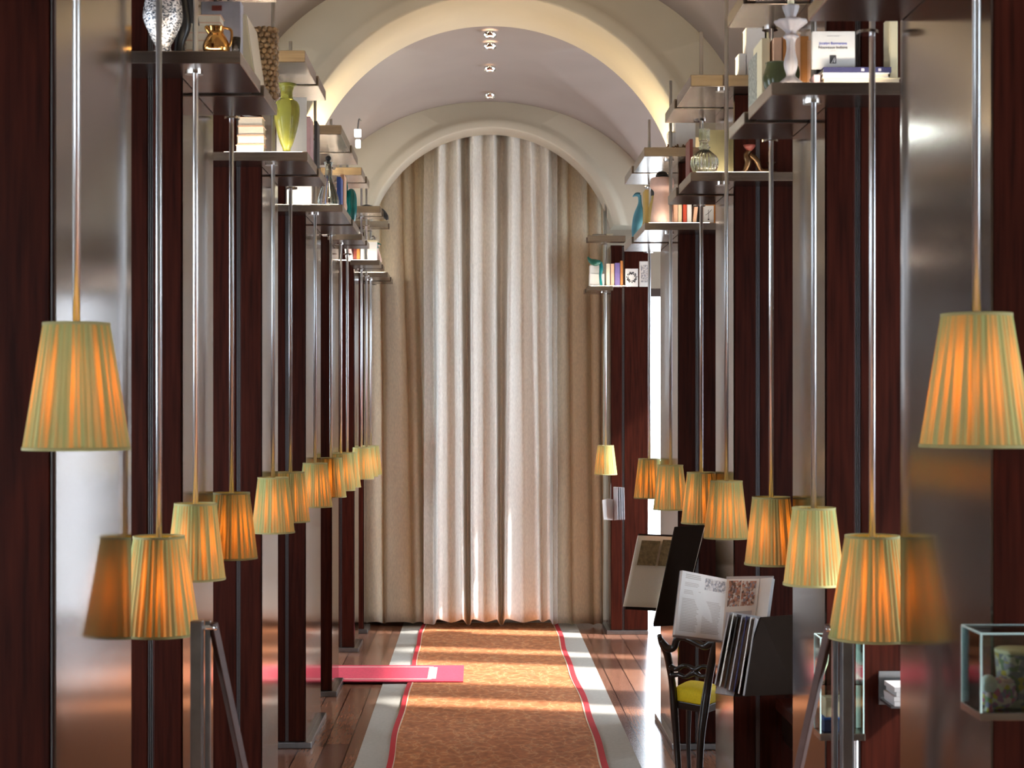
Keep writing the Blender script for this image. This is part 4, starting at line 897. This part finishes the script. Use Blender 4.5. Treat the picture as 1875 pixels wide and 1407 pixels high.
t = empty('porcelain_shoe', (PX(1828, 2.82), 2.825, 1.0805), 'small floral porcelain shoe with pink top inside the near showcase', 'ornament')
bm = nb(); sphere(bm, (0, 0, .024), .026, 20, sx=1.3, sy=.8, sz=.95); tube(bm, [(-.022, 0, .016), (-.008, 0, .028), (.010, 0, .040), (.028, 0, .045)], [.016, .020, .018, .010], 16); link('body', bm, M['floral'], t, smooth=True)
bm = nb(); sphere(bm, (.012, -.003, .048), .013, 16, sx=1.3, sz=.5); link('lid', bm, M['pinkbook'], t, smooth=True)
t = empty('porcelain_egg', (PX(1812, 2.80), 2.806, 1.0805), 'small white egg shaped ornament in front of the floral shoe', 'ornament')
bm = nb(); sphere(bm, (0, 0, .046), .0148, 16, sz=1.1); link('egg', bm, M['white'], t, smooth=True)
bm = nb(); lathe(bm, sm([(.009, 0), (.006, .01), (.007, .028), (.010, .038)], 3), 14); link('stand', bm, M['floral'], t, smooth=True)
t2 = showcase('glass_showcase', .868, .977, 4.15, 4.225, .7745, 1.015, 'narrow glass showcase on a bracket in front of the second right post')
boxo('metal_tray', -.056, .058, -.042, .042, -.018, 0, M['shelf'], t2, bevel=.001); boxo('glass_shelf', -.053, .053, -.036, .036, .122, .125, M['pane'], t2)
bm = nb(); tube(bm, [(.048, .02, -.02), (.048, .02, -.77)], .006, 10, smooth=False); link('pole', bm, M['rod'], t2); 
t = empty('shell_ornament', (PX(1508, 4.18), 4.185, .9), 'pale twisted shell on the glass shelf of the narrow showcase', 'ornament')
bm = nb(); tube(bm, [(-.012, 0, .008), (-.004, 0, .03), (.006, 0, .055), (.012, 0, .08)], [.012, .010, .008, .003], 12); link('body', bm, M['cream'], t, smooth=True)
t = empty('keepsake_box', (PX(1528, 4.18), 4.19, .775), 'navy box in the lower part of the narrow showcase', 'box'); boxo('box_body', -.03, .03, -.025, .025, 0, .030, M['navy'], t, bevel=.002); boxo('lid', -.031, .031, -.026, .026, .030, .036, M['blue'], t, bevel=.001)
t = empty('keepsake_box', (PX(1530, 4.18), 4.19, .8112), 'peach box stacked on the navy box in the narrow showcase', 'box'); boxo('box_body', -.028, .028, -.022, .022, 0, .044, M['peach'], t, bevel=.002); boxo('lid', -.029, .029, -.023, .023, .044, .05, M['peach'], t, bevel=.001)
t = empty('wall_rack', (1.135, 4.34, .82), 'small steel rack on the second right post holding leaflets', 'rack'); boxo('tray', -.055, .055, -.06, .059, -.006, 0, M['darksteel'], t)
boxo('back_plate', -.055, .055, .073, .078, -.02, .07, M['darksteel'], t); boxo('support', -.05, .05, .059, .073, -.006, 0, M['darksteel'], t)
for k in range(4):
    tt = empty('leaflet_bundle', (1.135+random.uniform(-.004, .004), 4.33, .8205+k*.0125), '%s white leaflet bundle on the small steel rack' % ['lowest', 'second', 'third', 'topmost'][k], 'leaflets', 'white leaflet bundles on the small rack')
    boxo('sheets', -.045, .045, -.055, .055, 0, .0118, M['grey'], tt)

# ------------------------------------------------------------------ folding steel stands at both sides of the foreground
def easel(x, y, z, s, lab):
    t = empty('folding_stand', (x, y, 0), lab, 'stand')
    boxo('upright', -.0135, .0135, -.015, .015, 0, z, M['darksteel'], t, bevel=.003); boxo('rear_upright', s*.018-.006, s*.018+.006, .03, .05, 0, z-.005, M['darksteel'], t, bevel=.002)
    bm = nb(); cyl(bm, 0, 0, -.03, .03, .006, 12)
    for v in bm.verts: v.co = Vector((v.co.z+s*.010, v.co.x+.03, v.co.y+z-.02))
    link('hinge_pin', bm, M['chrome'], t, smooth=True)
    a = Vector((s*.030, .035, z-.01)); b = Vector((s*.030+s*.20, .20, 0)); bm = nb(); tube(bm, [a, b], .0125, 4, smooth=False); link('slanted_leg', bm, M['brownsteel'], t, bevel=.002)
    return t
easel(PX(361, 3.72), 3.72, PZ(1137, 3.72), 1, 'steel folding stand with slanted brown leg at the lower left foreground')
t = easel(PX(1550, 3.72), 3.72, PZ(1140, 3.72), -1, 'steel folding stand with slanted brown leg at the lower right foreground')
